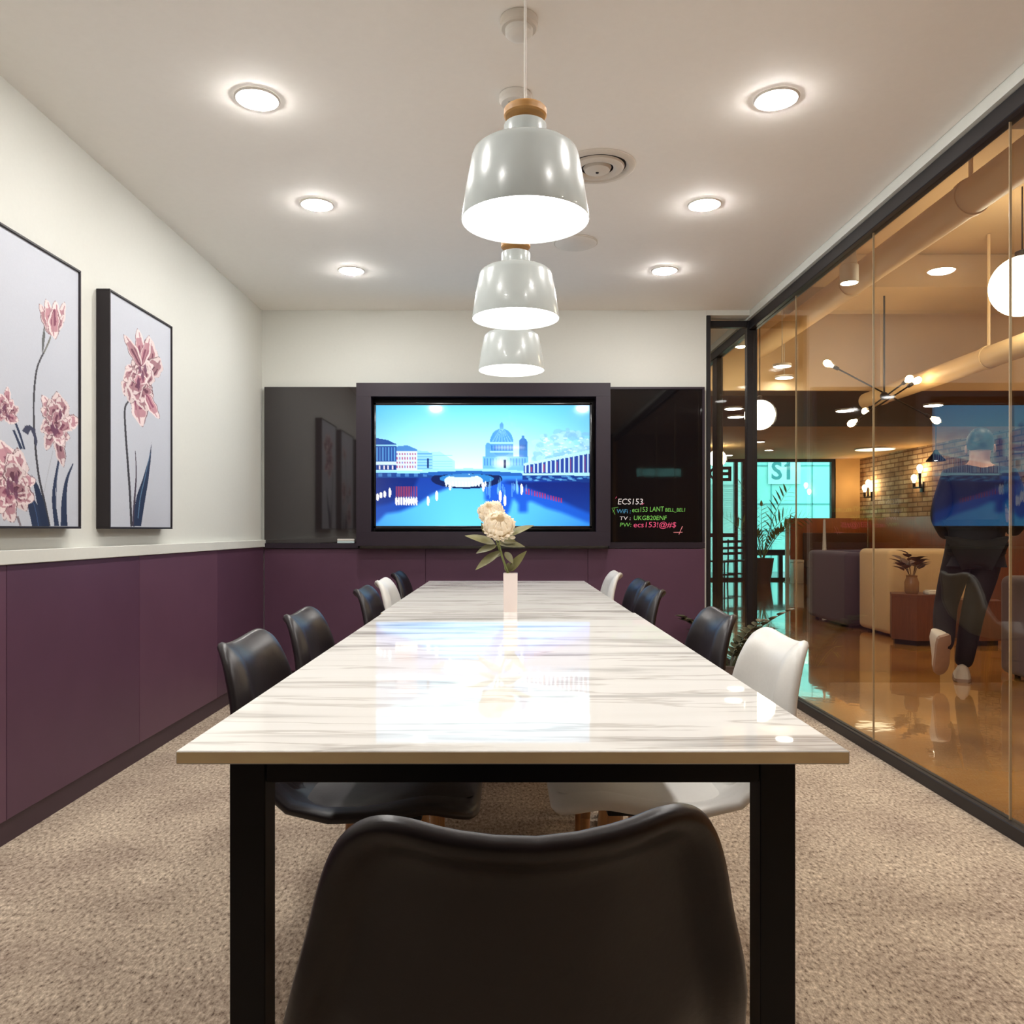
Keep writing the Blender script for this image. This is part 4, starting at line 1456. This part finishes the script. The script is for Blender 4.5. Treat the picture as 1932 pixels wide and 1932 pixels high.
# ================================================================== LOUNGE: ducts and lamps
def duct(name, label, x, z, r, y0, y1, hang):
    t = thing(name, label, 'air duct', (x, y0, z))
    obj('pipe', tube(BM(), [(0, 0, 0), (0, (y1 - y0) / 2, 0), (0, y1 - y0, 0)], r, 28), M['duct'], t)
    for y in hang:
        obj('hanger', tube(BM(), [(0, y - y0, r - 0.01), (0, y - y0, LZ - z - 0.002)], 0.012, 8), M['duct'], t)
        bm = BM()
        lathe(bm, [(r + 0.001, -0.02), (r + 0.008, -0.02), (r + 0.008, 0.02), (r + 0.001, 0.02)], n=28)
        bmesh.ops.rotate(bm, verts=bm.verts, cent=(0, 0, 0), matrix=Matrix.Rotation(R(90), 3, 'X'))
        bmesh.ops.translate(bm, verts=bm.verts, vec=(0, y - y0, 0))
        obj('clamp', bm, M['duct'], t)


duct('air_duct', 'beige painted round duct high behind the glass, nearer of two', 2.65, 2.935, 0.10, -5.5, 8.44, (1.0, 4.6, 6.2))
duct('air_duct', 'slim beige duct hanging lower in the lounge, above the chandelier side', 3.77, 2.385, 0.085, -5.5, 8.44, (2.0, 6.30, 8.1))


def globe(x, y, z, r, top, label):
    t = thing('globe_lamp', label, 'globe lamp', (x, y, z), 0, 'white globe pendants of the lounge')
    bm = BM()
    ball(bm, (0, 0, 0), r, 40)
    obj('globe', bm, M['e_globe'], t, 80)
    obj('cap', lathe(BM(), [(0, r - 0.004), (r * 0.22, r - 0.004), (r * 0.22, r + 0.03), (0.012, r + 0.045), (0, r + 0.045)], n=24), M['steel_dark'], t)
    obj('cord', tube(BM(), [(0, 0, r + 0.04), (0, 0, top - z - 0.001)], 0.005, 8), M['steel_dark'], t)


globe(3.475, 5.43, 2.68, 0.20, LZ, 'large glowing white globe lamp at the right edge of the photo')
globe(2.45, 7.80, 2.149, 0.144, LZ, 'glowing white globe lamp beside the black corner post')
globe(3.66, 14.0, 2.28, 0.150, 2.5, 'small far globe lamp seen through the narrow side pane')

# chandelier of crossed rods
t = thing('rod_chandelier', 'chandelier of crossed dark rods with filament bulbs in the lounge', 'chandelier', (3.28, 7.0, 2.20))
obj('down_rod', tube(BM(), [(0, 0, 0), (0, 0, 3.069 - 2.20)], 0.008, 8), M['steel_dark'], t)
hub = BM()
ball(hub, (0, 0, 0), 0.035, 18)
obj('hub', hub, M['steel_dark'], t)


def bulb(par, p, d, s=1.0, m='e_bulb'):
    d = Vector(d).normalized()
    rot = Vector((0, 0, 1)).rotation_difference(d).to_matrix().to_4x4()
    bm = lathe(BM(), [(0.013, 0.0), (0.016, 0.02), (0.033, 0.055), (0.035, 0.075), (0.026, 0.10), (0.010, 0.112), (0, 0.114)], n=20)
    so = lathe(BM(), [(0.0, -0.055), (0.018, -0.055), (0.019, 0.0), (0.0155, 0.006), (0.0, 0.006)], n=16)
    for b_ in (bm, so):
        bmesh.ops.scale(b_, verts=b_.verts, vec=(s, s, s))
        bmesh.ops.transform(b_, verts=b_.verts, matrix=Matrix.Translation(Vector(p)) @ rot)
    k = obj('socket', so, M['steel_dark'], par)
    obj('bulb', bm, M[m], k, 70)


for a, b in [((-0.44, 0.0, 0.255), (0.40, 0.0, -0.185)), ((0.27, 0.05, 0.115), (-0.26, -0.05, -0.215)), ((0.01, -0.36, 0.06), (0.02, 0.36, -0.06))]:
    a, b = Vector(a), Vector(b)
    obj('rod', tube(BM(), [a, b], 0.007, 8), M['steel_dark'], t)
    bulb(t, a, a - b, 0.85)
    bulb(t, b, b - a, 0.85)


def sconce(y, z, label, spec):
    t = thing('wall_sconce', label, 'wall lamp', (7.279, y, z), 0, 'brick wall sconces')
    obj('wall_plate', box(BM(), -0.025, -0.001, -0.06, 0.06, -0.22, -0.04, 0.006), M['steel_dark'], t)
    bm = BM()
    tube(bm, [(-0.02, 0, -0.14), (-0.10, 0, -0.14)], 0.016, 10)
    ymin, ymax = min(s[1] for s in spec), max(s[1] for s in spec)
    tube(bm, [(-0.10, ymin - 0.01, -0.14), (-0.10, ymax + 0.01, -0.14)], 0.018, 10)
    for dx, dy, dz in spec:
        tube(bm, [(-0.10, dy, -0.14), (-0.10, dy, dz - 0.03)], 0.02, 10)
    obj('pipe_bracket', bm, M['steel_dark'], t)
    for dx, dy, dz in spec:
        bulb(t, (-0.10, dy, dz), (0, 0, 1), 1.35)


sconce(16.0, 1.83, 'pipe wall lamp with three upright bulbs on the brick, farther one', [(0, -0.16, -0.04), (0, 0.0, 0.05), (0, 0.16, -0.04)])
sconce(14.1, 1.92, 'pipe wall lamp with two staggered bulbs on the brick, nearer one', [(0, -0.10, 0.10), (0, 0.10, -0.06)])

t = thing('cone_pendant', 'small black cone pendant lamp hanging before the brick wall', 'pendant lamp', (5.86, 11.0, 2.02))
obj('lamp_shade', lathe(BM(), [(0.125, -0.045), (0.127, -0.04), (0.085, 0.01), (0.045, 0.06), (0.02, 0.11), (0, 0.112), (0, 0.104), (0.016, 0.10), (0.04, 0.055), (0.08, 0.005), (0.12, -0.043), (0.125, -0.045)], n=40), M['steel_dark'], t)
bb = BM()
ball(bb, (0, 0, 0.0), 0.036, 18, 1, 1, 1.2)
obj('bulb', bb, M['e_globe'], t)
obj('cord', tube(BM(), [(0, 0, 0.11), (0, 0, 0.479)], 0.005, 6), M['steel_dark'], t)


def spot(x, y, z, label):
    t = thing('ceiling_spotlight', label, 'spotlight', (x, y, z), 0, 'hanging lounge spotlights')
    obj('housing', lathe(BM(), [(0.060, 0.0), (0.062, 0.004), (0.062, 0.12), (0.045, 0.14), (0.045, 0.22), (0, 0.222), (0, 0.215), (0.04, 0.214), (0.055, 0.12), (0.056, 0.0), (0.060, 0.0)], n=32), M['plastic'], t)
    obj('diffuser', lathe(BM(), [(0, 0.012), (0.055, 0.012), (0.055, 0.018), (0, 0.018)], n=28), M['e_lounge'], t)
    obj('stem', tube(BM(), [(0, 0, 0.22), (0, 0, LZ - z - 0.001)], 0.012, 8), M['plastic'], t)


spot(2.38, 5.6, 2.75, 'white cylinder spotlight by the duct, nearer one behind the glass')
spot(2.30, 7.9, 2.83, 'white cylinder spotlight just right of the black corner post')


def disc_lamp(x, y, z, r, top, label, m='e_lounge'):
    t = thing('disc_lamp', label, 'ceiling light', (x, y, z), 0, 'flat disc lights of the lounge')
    obj('diffuser', lathe(BM(), [(0, 0.0), (r, 0.001), (r, 0.012), (0, 0.013)], n=36), M[m], t)
    obj('rim', lathe(BM(), [(r + 0.0005, 0.0), (r + 0.008, 0.0), (r + 0.008, 0.022), (0.0, 0.022), (0.0, 0.0135), (r + 0.0005, 0.0135)], n=36), M['plastic'], t)
    if top - z > 0.05:
        obj('stem', tube(BM(), [(0, 0, 0.02), (0, 0, top - z - 0.001)], 0.006, 8), M['plastic'], t)


M['e_disc'] = emit('cool disc glow', (1.0, 0.96, 0.90), 14.0)
M['e_soft'] = emit('soft warm disc glow', (1.0, 0.80, 0.50), 1.4)
disc_lamp(2.53, 7.40, 2.535, 0.075, 3.07, 'hanging disc light above its twin right of the corner post', 'e_disc')
disc_lamp(2.86, 8.3, 2.60, 0.085, LZ, 'hanging disc light below its twin right of the corner post', 'e_disc')
disc_lamp(4.10, 9.77, 2.476, 0.10, 2.5, 'disc light on the brown ceiling zone, left of the chandelier', 'e_disc')
disc_lamp(4.16, 8.93, 2.476, 0.10, 2.5, 'disc light on the brown ceiling zone behind the chandelier hub', 'e_disc')
disc_lamp(4.95, 9.35, 2.476, 0.10, 2.5, 'disc light on the brown ceiling zone right of the chandelier', 'e_disc')
disc_lamp(6.61, 14.46, 2.476, 0.33, 2.5, 'large dim disc on the low ceiling before the brick wall', 'e_soft')
disc_lamp(2.70, 9.6, 2.476, 0.10, 2.5, 'disc light on the brown ceiling seen through the side pane, upper one', 'e_disc')
disc_lamp(2.93, 10.3, 2.476, 0.10, 2.5, 'disc light on the brown ceiling seen through the side pane, lower one', 'e_disc')
for k, (x, y) in enumerate([(4.15, 13.2), (4.75, 14.6), (4.3, 15.6)]):
    disc_lamp(x, y, 2.476, 0.07, 2.5, ['small disc light on the low ceiling over the palm, nearest', 'small disc light on the low ceiling over the palm, middle', 'small disc light on the low ceiling over the palm, next to the window'][k], 'e_disc')
ld = None  # unseen ceiling downlights added to raise the lounge's warm light
for (x, y) in [(5.4, 6.2), (5.4, 2.6), (3.2, 2.6), (5.4, -0.6), (3.2, -0.6), (5.4, -3.6), (3.2, -3.6), (6.5, 7.9)]:
    if ld is None:
        ld = downlight(x, y, 'added warm downlight out of view, brightening the lounge', LZ, 0.085, 'e_lounge', 'added downlights brightening the lounge')
    else:
        dup(ld, (x, y, LZ))
dup(d0, (0.6, 7.3, CEIL), 0, 'added downlight lighting the neighbouring room, out of view', 'added neighbouring room light')  # unseen lamp added to give the neighbouring room some light


# ================================================================== LOUNGE: furniture
def sofa(name, label, cat, x0, x1, y0, y1, h, m, seat=0.43, arm=None):
    t = thing(name, label, cat, ((x0 + x1) / 2, (y0 + y1) / 2, 0))
    w, d = (x1 - x0) / 2, (y1 - y0) / 2
    arm = arm or h
    bk = 0.20
    obj('backrest', box(BM(), -w, -w + bk, -d, d, 0.025, h, 0.055, 5), M[m], t, 50)
    obj('base', box(BM(), -w + bk + 0.002, w, -d + 0.162, d - 0.162, 0.06, 0.28, 0.02, 3), M[m], t, 50)
    obj('armrest', box(BM(), -w + bk - 0.05, w, -d, -d + 0.16, 0.025, arm, 0.05, 5), M[m], t, 50)
    obj('armrest', box(BM(), -w + bk - 0.05, w, d - 0.16, d, 0.025, arm, 0.05, 5), M[m], t, 50)
    obj('seat_cushion', box(BM(), -w + bk + 0.004, w + 0.01, -d + 0.164, d - 0.164, 0.282, seat, 0.04, 4), M[m], t, 50)
    for sx in (-1, 1):
        for sy in (-1, 1):
            obj('leg', lathe(BM(), [(0, 0), (0.018, 0), (0.024, 0.03), (0, 0.03)], sx * (w - 0.09), sy * (d - 0.08), n=14), M['steel_dark'], t)
    return t


sofa('sofa', 'dark navy plum sofa with its back to the glass, behind the cream one', 'sofa', 3.56, 4.45, 8.46, 9.55, 0.80, 'navy')
sofa('sofa', 'cream tub sofa with its back to the glass, in front of the navy one', 'sofa', 3.67, 4.55, 7.74, 8.42, 0.845, 'cream')
sofa('armchair', 'taupe grey armchair at the right edge of the photo, beside the walking person', 'armchair', 3.50, 4.45, 4.55, 5.74, 0.715, 'greysofa')


def hextable(x, y, r, h, label):
    t = thing('side_table', label, 'side table', (x, y, 0))
    pl = lambda q: [(q * math.cos(R(60 * i + 8)), q * math.sin(R(60 * i + 8))) for i in range(6)]
    obj('plinth', prism(BM(), pl(r * 0.86), 0, 0.045), M['black'], t)
    obj('body', prism(BM(), pl(r), 0.0455, h - 0.02), M['walnut'], t, 20)
    obj('tabletop', prism(BM(), pl(r * 1.01), h - 0.0195, h), M['walnut'], t, 20)
    return t


hextable(3.735, 7.38, 0.225, 0.455, 'hexagonal walnut side table holding the dried leaf vase, left of the person')
hextable(4.30, 7.36, 0.20, 0.40, 'hexagonal walnut side table half hidden behind the walking person')

t = thing('dried_leaf_vase', 'smoky vase with brown dried leaves on the hexagonal side table', 'plant', (3.70, 7.36, 0.4555))
M['smoke'] = mat('smoky amber glass', lin(150, 110, 70), 0.1, var=0.05, trans=0.0, spec=0.6)
obj('vase', lathe(BM(), [(0, 0), (0.05, 0), (0.06, 0.02), (0.062, 0.10), (0.045, 0.15), (0.05, 0.165), (0.044, 0.165), (0.038, 0.15), (0.04, 0.03), (0, 0.012)], n=30), M['smoke'], t)
M['dried'] = mat('dried brown leaf', lin(104, 74, 44), 0.6, var=0.2, scale=30)
rng = random.Random(9)
for k in range(11):
    a = 2 * PI * k / 11 + rng.random()
    h = rng.uniform(0.16, 0.34)
    sp_ = rng.uniform(0.3, 0.9)
    bm = BM()
    p1 = Vector((sp_ * 0.13 * math.cos(a), sp_ * 0.13 * math.sin(a), 0.165 + h * 0.6))
    tube(bm, [(0.004 * math.cos(a), 0.004 * math.sin(a), 0.04), (0.02 * math.cos(a), 0.02 * math.sin(a), 0.165), p1], 0.0025, 6)
    for _ in range(3):
        leaf(bm, p1 - Vector((0, 0, 0.03 * _)), (math.cos(a + _ - 1), math.sin(a + _ - 1), 0.7), 0.11, 0.072, 0.5, 0.2, 6)
    obj('leafy_stem', bm, M['dried'], t, 60)
t = thing('napkin_stack', 'small white napkin stack on the edge of the hexagonal side table', 'napkins', (3.84, 7.28, 0.4555))
obj('napkins', box(BM(), -0.055, 0.055, -0.05, 0.05, 0, 0.028, 0.006), M['paper'], t)
obj('top_fold', box(BM(), -0.045, 0.055, -0.05, 0.04, 0.0282, 0.036, 0.003), M['paper'], t)

# potted palm by the street window
t = thing('potted_palm', 'tall palm in a tapered grey planter before the street window', 'plant', (4.975, 15.65, 0))
obj('planter', lathe(BM(), [(0, 0), (0.140, 0), (0.205, 0.465), (0.208, 0.475), (0.208, 0.49), (0.190, 0.49), (0.186, 0.44), (0, 0.44)], n=40), M['pot_grey'], t)
obj('soil', lathe(BM(), [(0.1855, 0.441), (0, 0.45)], n=30), M['soil'], t)


def frond(pts, ln, w, n=11):
    bm = BM()
    pts = [Vector(p) for p in pts]
    S = []
    for i in range(13):
        s = i / 12
        S.append((1 - s) ** 2 * pts[0] + 2 * s * (1 - s) * pts[1] + s * s * pts[2])
    tube(bm, S, [0.011 - 0.008 * i / 12 for i in range(13)], 6)
    for i in range(4, 13):
        tg = (S[i] - S[i - 1]).normalized()
        sd = tg.cross(Vector((0, 1, 0.2))).normalized()
        f = math.sin(PI * (i - 3) / 11)
        for s in (-1, 1):
            leaf(bm, S[i], sd * s + tg * 0.9, ln * (0.45 + 0.55 * f), w, 0.4, 0.1, 5)
    leaf(bm, S[-1], S[-1] - S[-2], ln * 0.6, w, 0.2, 0.1, 5)
    return bm


for k, (mx_, mz, ex, ez, ey, ln) in enumerate([(-0.15, 1.5, -0.42, 1.92, 0.0, 0.22), (0.12, 1.3, 0.42, 1.75, -0.1, 0.24), (0.1, 1.1, 0.55, 1.33, 0.1, 0.24), (-0.12, 0.9, -0.40, 1.18, -0.1, 0.22), (0.3, 1.15, 0.85, 1.28, 0.0, 0.2),
                                                   (-0.05, 0.9, -0.25, 0.95, -0.25, 0.18), (0.1, 0.9, 0.28, 1.0, -0.3, 0.18), (-0.3, 1.05, -0.7, 1.28, 0.2, 0.2), (0.0, 1.0, 0.05, 1.5, 0.25, 0.2)]):
    obj('frond', frond([(0.02 * (k % 3 - 1), 0.01 * (k % 2), 0.445), (mx_, ey * 0.4, mz), (ex, ey, ez)], ln * 1.15, 0.055), M['palm'], t, 60)

t = thing('slender_stand', 'slender white tapered stand rising behind the navy sofa', 'stand', (4.14, 10.5, 0))
obj('pole', lathe(BM(), [(0.0, 0.021), (0.030, 0.021), (0.028, 0.75), (0.020, 0.95), (0.014, 1.17), (0, 1.175)], n=24), M['plastic'], t)
obj('foot', lathe(BM(), [(0, 0), (0.14, 0), (0.14, 0.012), (0.04, 0.02), (0, 0.02)], n=32), M['plastic'], t)
t = thing('waste_bin', 'small white square bin on the floor below the cherry wood panelling', 'bin', (5.62, 15.6, 0))
obj('body', box(BM(), -0.10, 0.10, -0.10, 0.10, 0, 0.40, 0.01), M['pot_white'], t)
obj('lid', box(BM(), -0.104, 0.104, -0.104, 0.104, 0.401, 0.46, 0.012), M['plastic'], t)
t = thing('white_post', 'thin white post between street window and cherry wood panelling', 'post', (5.545, 15.92, 0))
obj('shaft', box(BM(), -0.035, 0.035, -0.035, 0.035, 0.02, 1.26, 0.004), M['plastic'], t)
obj('base_plate', box(BM(), -0.05, 0.05, -0.05, 0.05, 0, 0.0195, 0.003), M['plastic'], t)
t = thing('bench', 'dark brown upholstered bench along the cherry wood panelling', 'bench', (6.45, 15.5, 0))
obj('seat', box(BM(), -0.62, 0.62, -0.32, 0.30, 0.30, 0.46, 0.03, 3), M['lounge_dark'], t)
obj('backrest', box(BM(), -0.62, 0.62, 0.302, 0.385, 0.30, 0.98, 0.02, 3), M['lounge_dark'], t)
obj('plinth', box(BM(), -0.58, 0.58, -0.26, 0.28, 0.0, 0.299), M['walnut'], t)


def cafe_chair(x, y, rz, label):
    t = thing('cafe_chair', label, 'chair', (x, y, 0), rz, 'dark chairs by the street door')
    obj('seat', box(BM(), -0.2, 0.2, -0.2, 0.2, 0.44, 0.47, 0.008), M['winframe'], t)
    for sx in (-1, 1):
        obj('leg', tube(BM(), [(sx * 0.18, 0.18, 0), (sx * 0.17, 0.17, 0.439)], 0.014, 8), M['winframe'], t)
        obj('leg', tube(BM(), [(sx * 0.18, -0.19, 0), (sx * 0.17, -0.18, 0.45), (sx * 0.17, -0.21, 0.86)], 0.014, 8), M['winframe'], t)
    bm = BM()
    for z in (0.58, 0.68, 0.80): box(bm, -0.155, 0.155, -0.213, -0.193, z, z + 0.045, 0.004)
    box(bm, -0.17, 0.17, -0.17, -0.15, 0.2, 0.23)
    obj('backrest', bm, M['winframe'], t)


cafe_chair(3.98, 14.9, R(20), 'dark slatted chair by the street door, left one behind the side pane')
cafe_chair(4.38, 15.3, R(-15), 'dark slatted chair by the street door, right one behind the side pane')

# ================================================================== THE PERSON walking away in the lounge
person = thing('person', 'person in black jacket, black trousers and white sneakers walking away beyond the glass', 'person', (3.115, 5.56, 0), R(-28))
# x right, y forward (walking direction), z up; joints: hips, spine, arms, legs
J = {
    'pelvis': (0.105, 0.00, 0.94, (0.155, 0.105)), 'waist': (0.11, 0.015, 1.08, (0.145, 0.10)), 'chest': (0.12, 0.04, 1.28, (0.165, 0.115)), 'collar': (0.125, 0.055, 1.43, (0.11, 0.08)),
    'neck': (0.13, 0.065, 1.50, 0.055), 'skull': (0.135, 0.085, 1.60, (0.078, 0.090)), 'crown': (0.135, 0.085, 1.68, (0.062, 0.070)),
    'lhip': (0.015, 0.0, 0.90, 0.092), 'lknee': (-0.075, 0.03, 0.51, 0.060), 'lcalf': (-0.085, -0.10, 0.40, 0.058), 'lankle': (-0.085, -0.30, 0.235, 0.040),
    'rhip': (0.195, 0.0, 0.90, 0.092), 'rknee': (0.095, 0.03, 0.50, 0.060), 'rcalf': (0.07, 0.0, 0.36, 0.056), 'rankle': (0.025, -0.02, 0.09, 0.040),
    'lsh': (-0.045, 0.05, 1.40, 0.060), 'lelb': (-0.12, 0.0, 1.13, 0.045), 'lwr': (-0.06, 0.20, 0.99, 0.030), 'lpalm': (-0.04, 0.27, 0.97, (0.036, 0.018)),
    'rsh': (0.295, 0.05, 1.40, 0.060), 'relb': (0.375, 0.02, 1.13, 0.045), 'rwr': (0.33, 0.23, 1.02, 0.030), 'rpalm': (0.315, 0.30, 1.01, (0.036, 0.018)),
    'rtoe': (0.03, 0.13, 0.045, 0.034),
}
keys = list(J)
ix = {k: i for i, k in enumerate(keys)}
pts = [J[k] for k in keys]
ed = [(ix[a], ix[b]) for a, b in [('pelvis', 'waist'), ('waist', 'chest'), ('chest', 'collar'), ('collar', 'neck'), ('neck', 'skull'), ('skull', 'crown'), ('pelvis', 'lhip'), ('lhip', 'lknee'), ('lknee', 'lcalf'), ('lcalf', 'lankle'),
                                  ('pelvis', 'rhip'), ('rhip', 'rknee'), ('rknee', 'rcalf'), ('rcalf', 'rankle'), ('rankle', 'rtoe'), ('collar', 'lsh'), ('lsh', 'lelb'), ('lelb', 'lwr'), ('lwr', 'lpalm'), ('collar', 'rsh'), ('rsh', 'relb'), ('relb', 'rwr'), ('rwr', 'rpalm')]]
for side, pk in (('l', 'lpalm'), ('r', 'rpalm')):
    px, py, pz, _ = J[pk]
    s = 1 if side == 'l' else -1
    for k, (off, ln) in enumerate([(-0.027, 0.062), (-0.009, 0.074), (0.009, 0.070), (0.027, 0.054)]):
        i0 = len(pts)
        pts.append((px + s * 0.0, py + 0.035, pz + off, 0.0095))
        pts.append((px + s * 0.012, py + 0.035 + ln * 0.5, pz + off, 0.0085))
        pts.append((px + s * 0.035, py + 0.035 + ln * 0.8, pz + off * 0.9, 0.0075))
        ed += [(ix[pk], i0), (i0, i0 + 1), (i0 + 1, i0 + 2)]
    i0 = len(pts)
    pts.append((px + s * 0.018, py - 0.005, pz + 0.032, 0.011))
    pts.append((px + s * 0.04, py + 0.03, pz + 0.045, 0.009))
    ed += [(ix[pk], i0), (i0, i0 + 1)]
body = skin('body', pts, ed, M['skin'], person, ix['pelvis'])


def sub(names, grow, extra=None, cut=None):
    ps, m_ = [], {}
    for n in names:
        x, y, z, r = J[n]
        r = tuple(q + grow for q in r) if isinstance(r, tuple) else r + grow
        m_[n] = len(ps)
        ps.append((x, y, z, r))
    return ps, m_


ps, m_ = sub(['pelvis', 'waist', 'chest', 'collar', 'lsh', 'lelb', 'lwr', 'rsh', 'relb', 'rwr'], 0.022)
ps.append((0.129, 0.062, 1.485, 0.068)); m_['n'] = len(ps) - 1
ps.append((0.105, 0.0, 0.88, (0.172, 0.128))); m_['hem'] = len(ps) - 1
skin('jacket', ps, [(m_[a], m_[b]) for a, b in [('hem', 'pelvis'), ('pelvis', 'waist'), ('waist', 'chest'), ('chest', 'collar'), ('collar', 'n'), ('collar', 'lsh'), ('lsh', 'lelb'), ('lelb', 'lwr'), ('collar', 'rsh'), ('rsh', 'relb'), ('relb', 'rwr')]], M['jacket'], person, m_['pelvis'])
ps, m_ = sub(['pelvis', 'lhip', 'lknee', 'lcalf', 'lankle', 'rhip', 'rknee', 'rcalf', 'rankle'], 0.020)
ps[m_['rankle']] = (0.027, -0.012, 0.085, 0.060)
ps[m_['lankle']] = (-0.085, -0.305, 0.24, 0.058)
skin('trousers', ps, [(m_[a], m_[b]) for a, b in [('pelvis', 'lhip'), ('lhip', 'lknee'), ('lknee', 'lcalf'), ('lcalf', 'lankle'), ('pelvis', 'rhip'), ('rhip', 'rknee'), ('rknee', 'rcalf'), ('rcalf', 'rankle')]], M['trousers'], person, m_['pelvis'])


def shoe(mx4):
    """sneaker: heel at origin, toe along +y, sole at z = 0"""
    st_ = [(-0.062, 0.030, 0.085), (-0.05, 0.042, 0.118), (0.0, 0.050, 0.125), (0.06, 0.050, 0.105), (0.12, 0.052, 0.078), (0.18, 0.054, 0.062), (0.225, 0.044, 0.050), (0.25, 0.022, 0.034)]
    bm, so = BM(), BM()
    def rings(b, f):
        prev = None
        for (y, w, h) in st_:
            ring = [b.verts.new(mx4 @ Vector(q)) for q in f(y, w, h)]
            if prev:
                for i in range(len(ring)):
                    j = (i + 1) % len(ring)
                    b.faces.new((prev[i], prev[j], ring[j], ring[i]))
            else:
                b.faces.new(ring)
            prev = ring
        b.faces.new(prev[::-1])
    rings(bm, lambda y, w, h: [(w * math.cos(a), y, 0.022 + max(0.0, math.sin(a)) * (h - 0.022)) for a in [PI * k / 10 for k in range(11)]])
    rings(so, lambda y, w, h: [(-w - 0.004, y, 0.004), (-w + 0.004, y, 0.0), (w - 0.004, y, 0.0), (w + 0.004, y, 0.004), (w + 0.004, y, 0.022), (-w - 0.004, y, 0.022)])
    k = obj('sneaker', bm, M['shoe'], person, 50)
    obj('sole', so, M['sole'], k, 30)


shoe(Matrix.Translation((0.025, -0.03, 0.0)))
shoe(Matrix.Translation((-0.085, -0.335, 0.285)) @ Matrix.Rotation(R(8), 4, 'Z') @ Matrix.Rotation(R(-62), 4, 'X') @ Matrix.Rotation(R(-32), 4, 'Y'))
# head details: hair cap, ears, nose
hb = BM()
ball(hb, (0.135, 0.072, 1.645), 0.098, 28, 0.86, 1.0, 1.0)
for v in list(hb.verts):
    q = v.co - Vector((0.135, 0.072, 1.645))
    if q.y > 0.02 and q.z < 0.045 or q.z < -0.075: bmesh.ops.delete(hb, geom=[v], context='VERTS')
obj('hair', hb, M['hair'], person, 60)
eb = BM()
for s in (-1, 1):
    ball(eb, (0.135 + s * 0.084, 0.085, 1.595), 0.026, 12, 0.4, 0.7, 1.2)
ball(eb, (0.135, 0.180, 1.588), 0.016, 12, 0.8, 1.0, 1.3)
obj('ears_and_nose', eb, M['skin'], person, 60)
fb = BM()
for s in (-1, 1):
    ball(fb, (0.135 + s * 0.032, 0.163, 1.615), 0.011, 12, 1.2, 0.6, 0.8)
ball(fb, (0.135, 0.168, 1.548), 0.014, 12, 1.6, 0.5, 0.4)
obj('eyes_and_mouth', fb, M['hair'], person, 60)
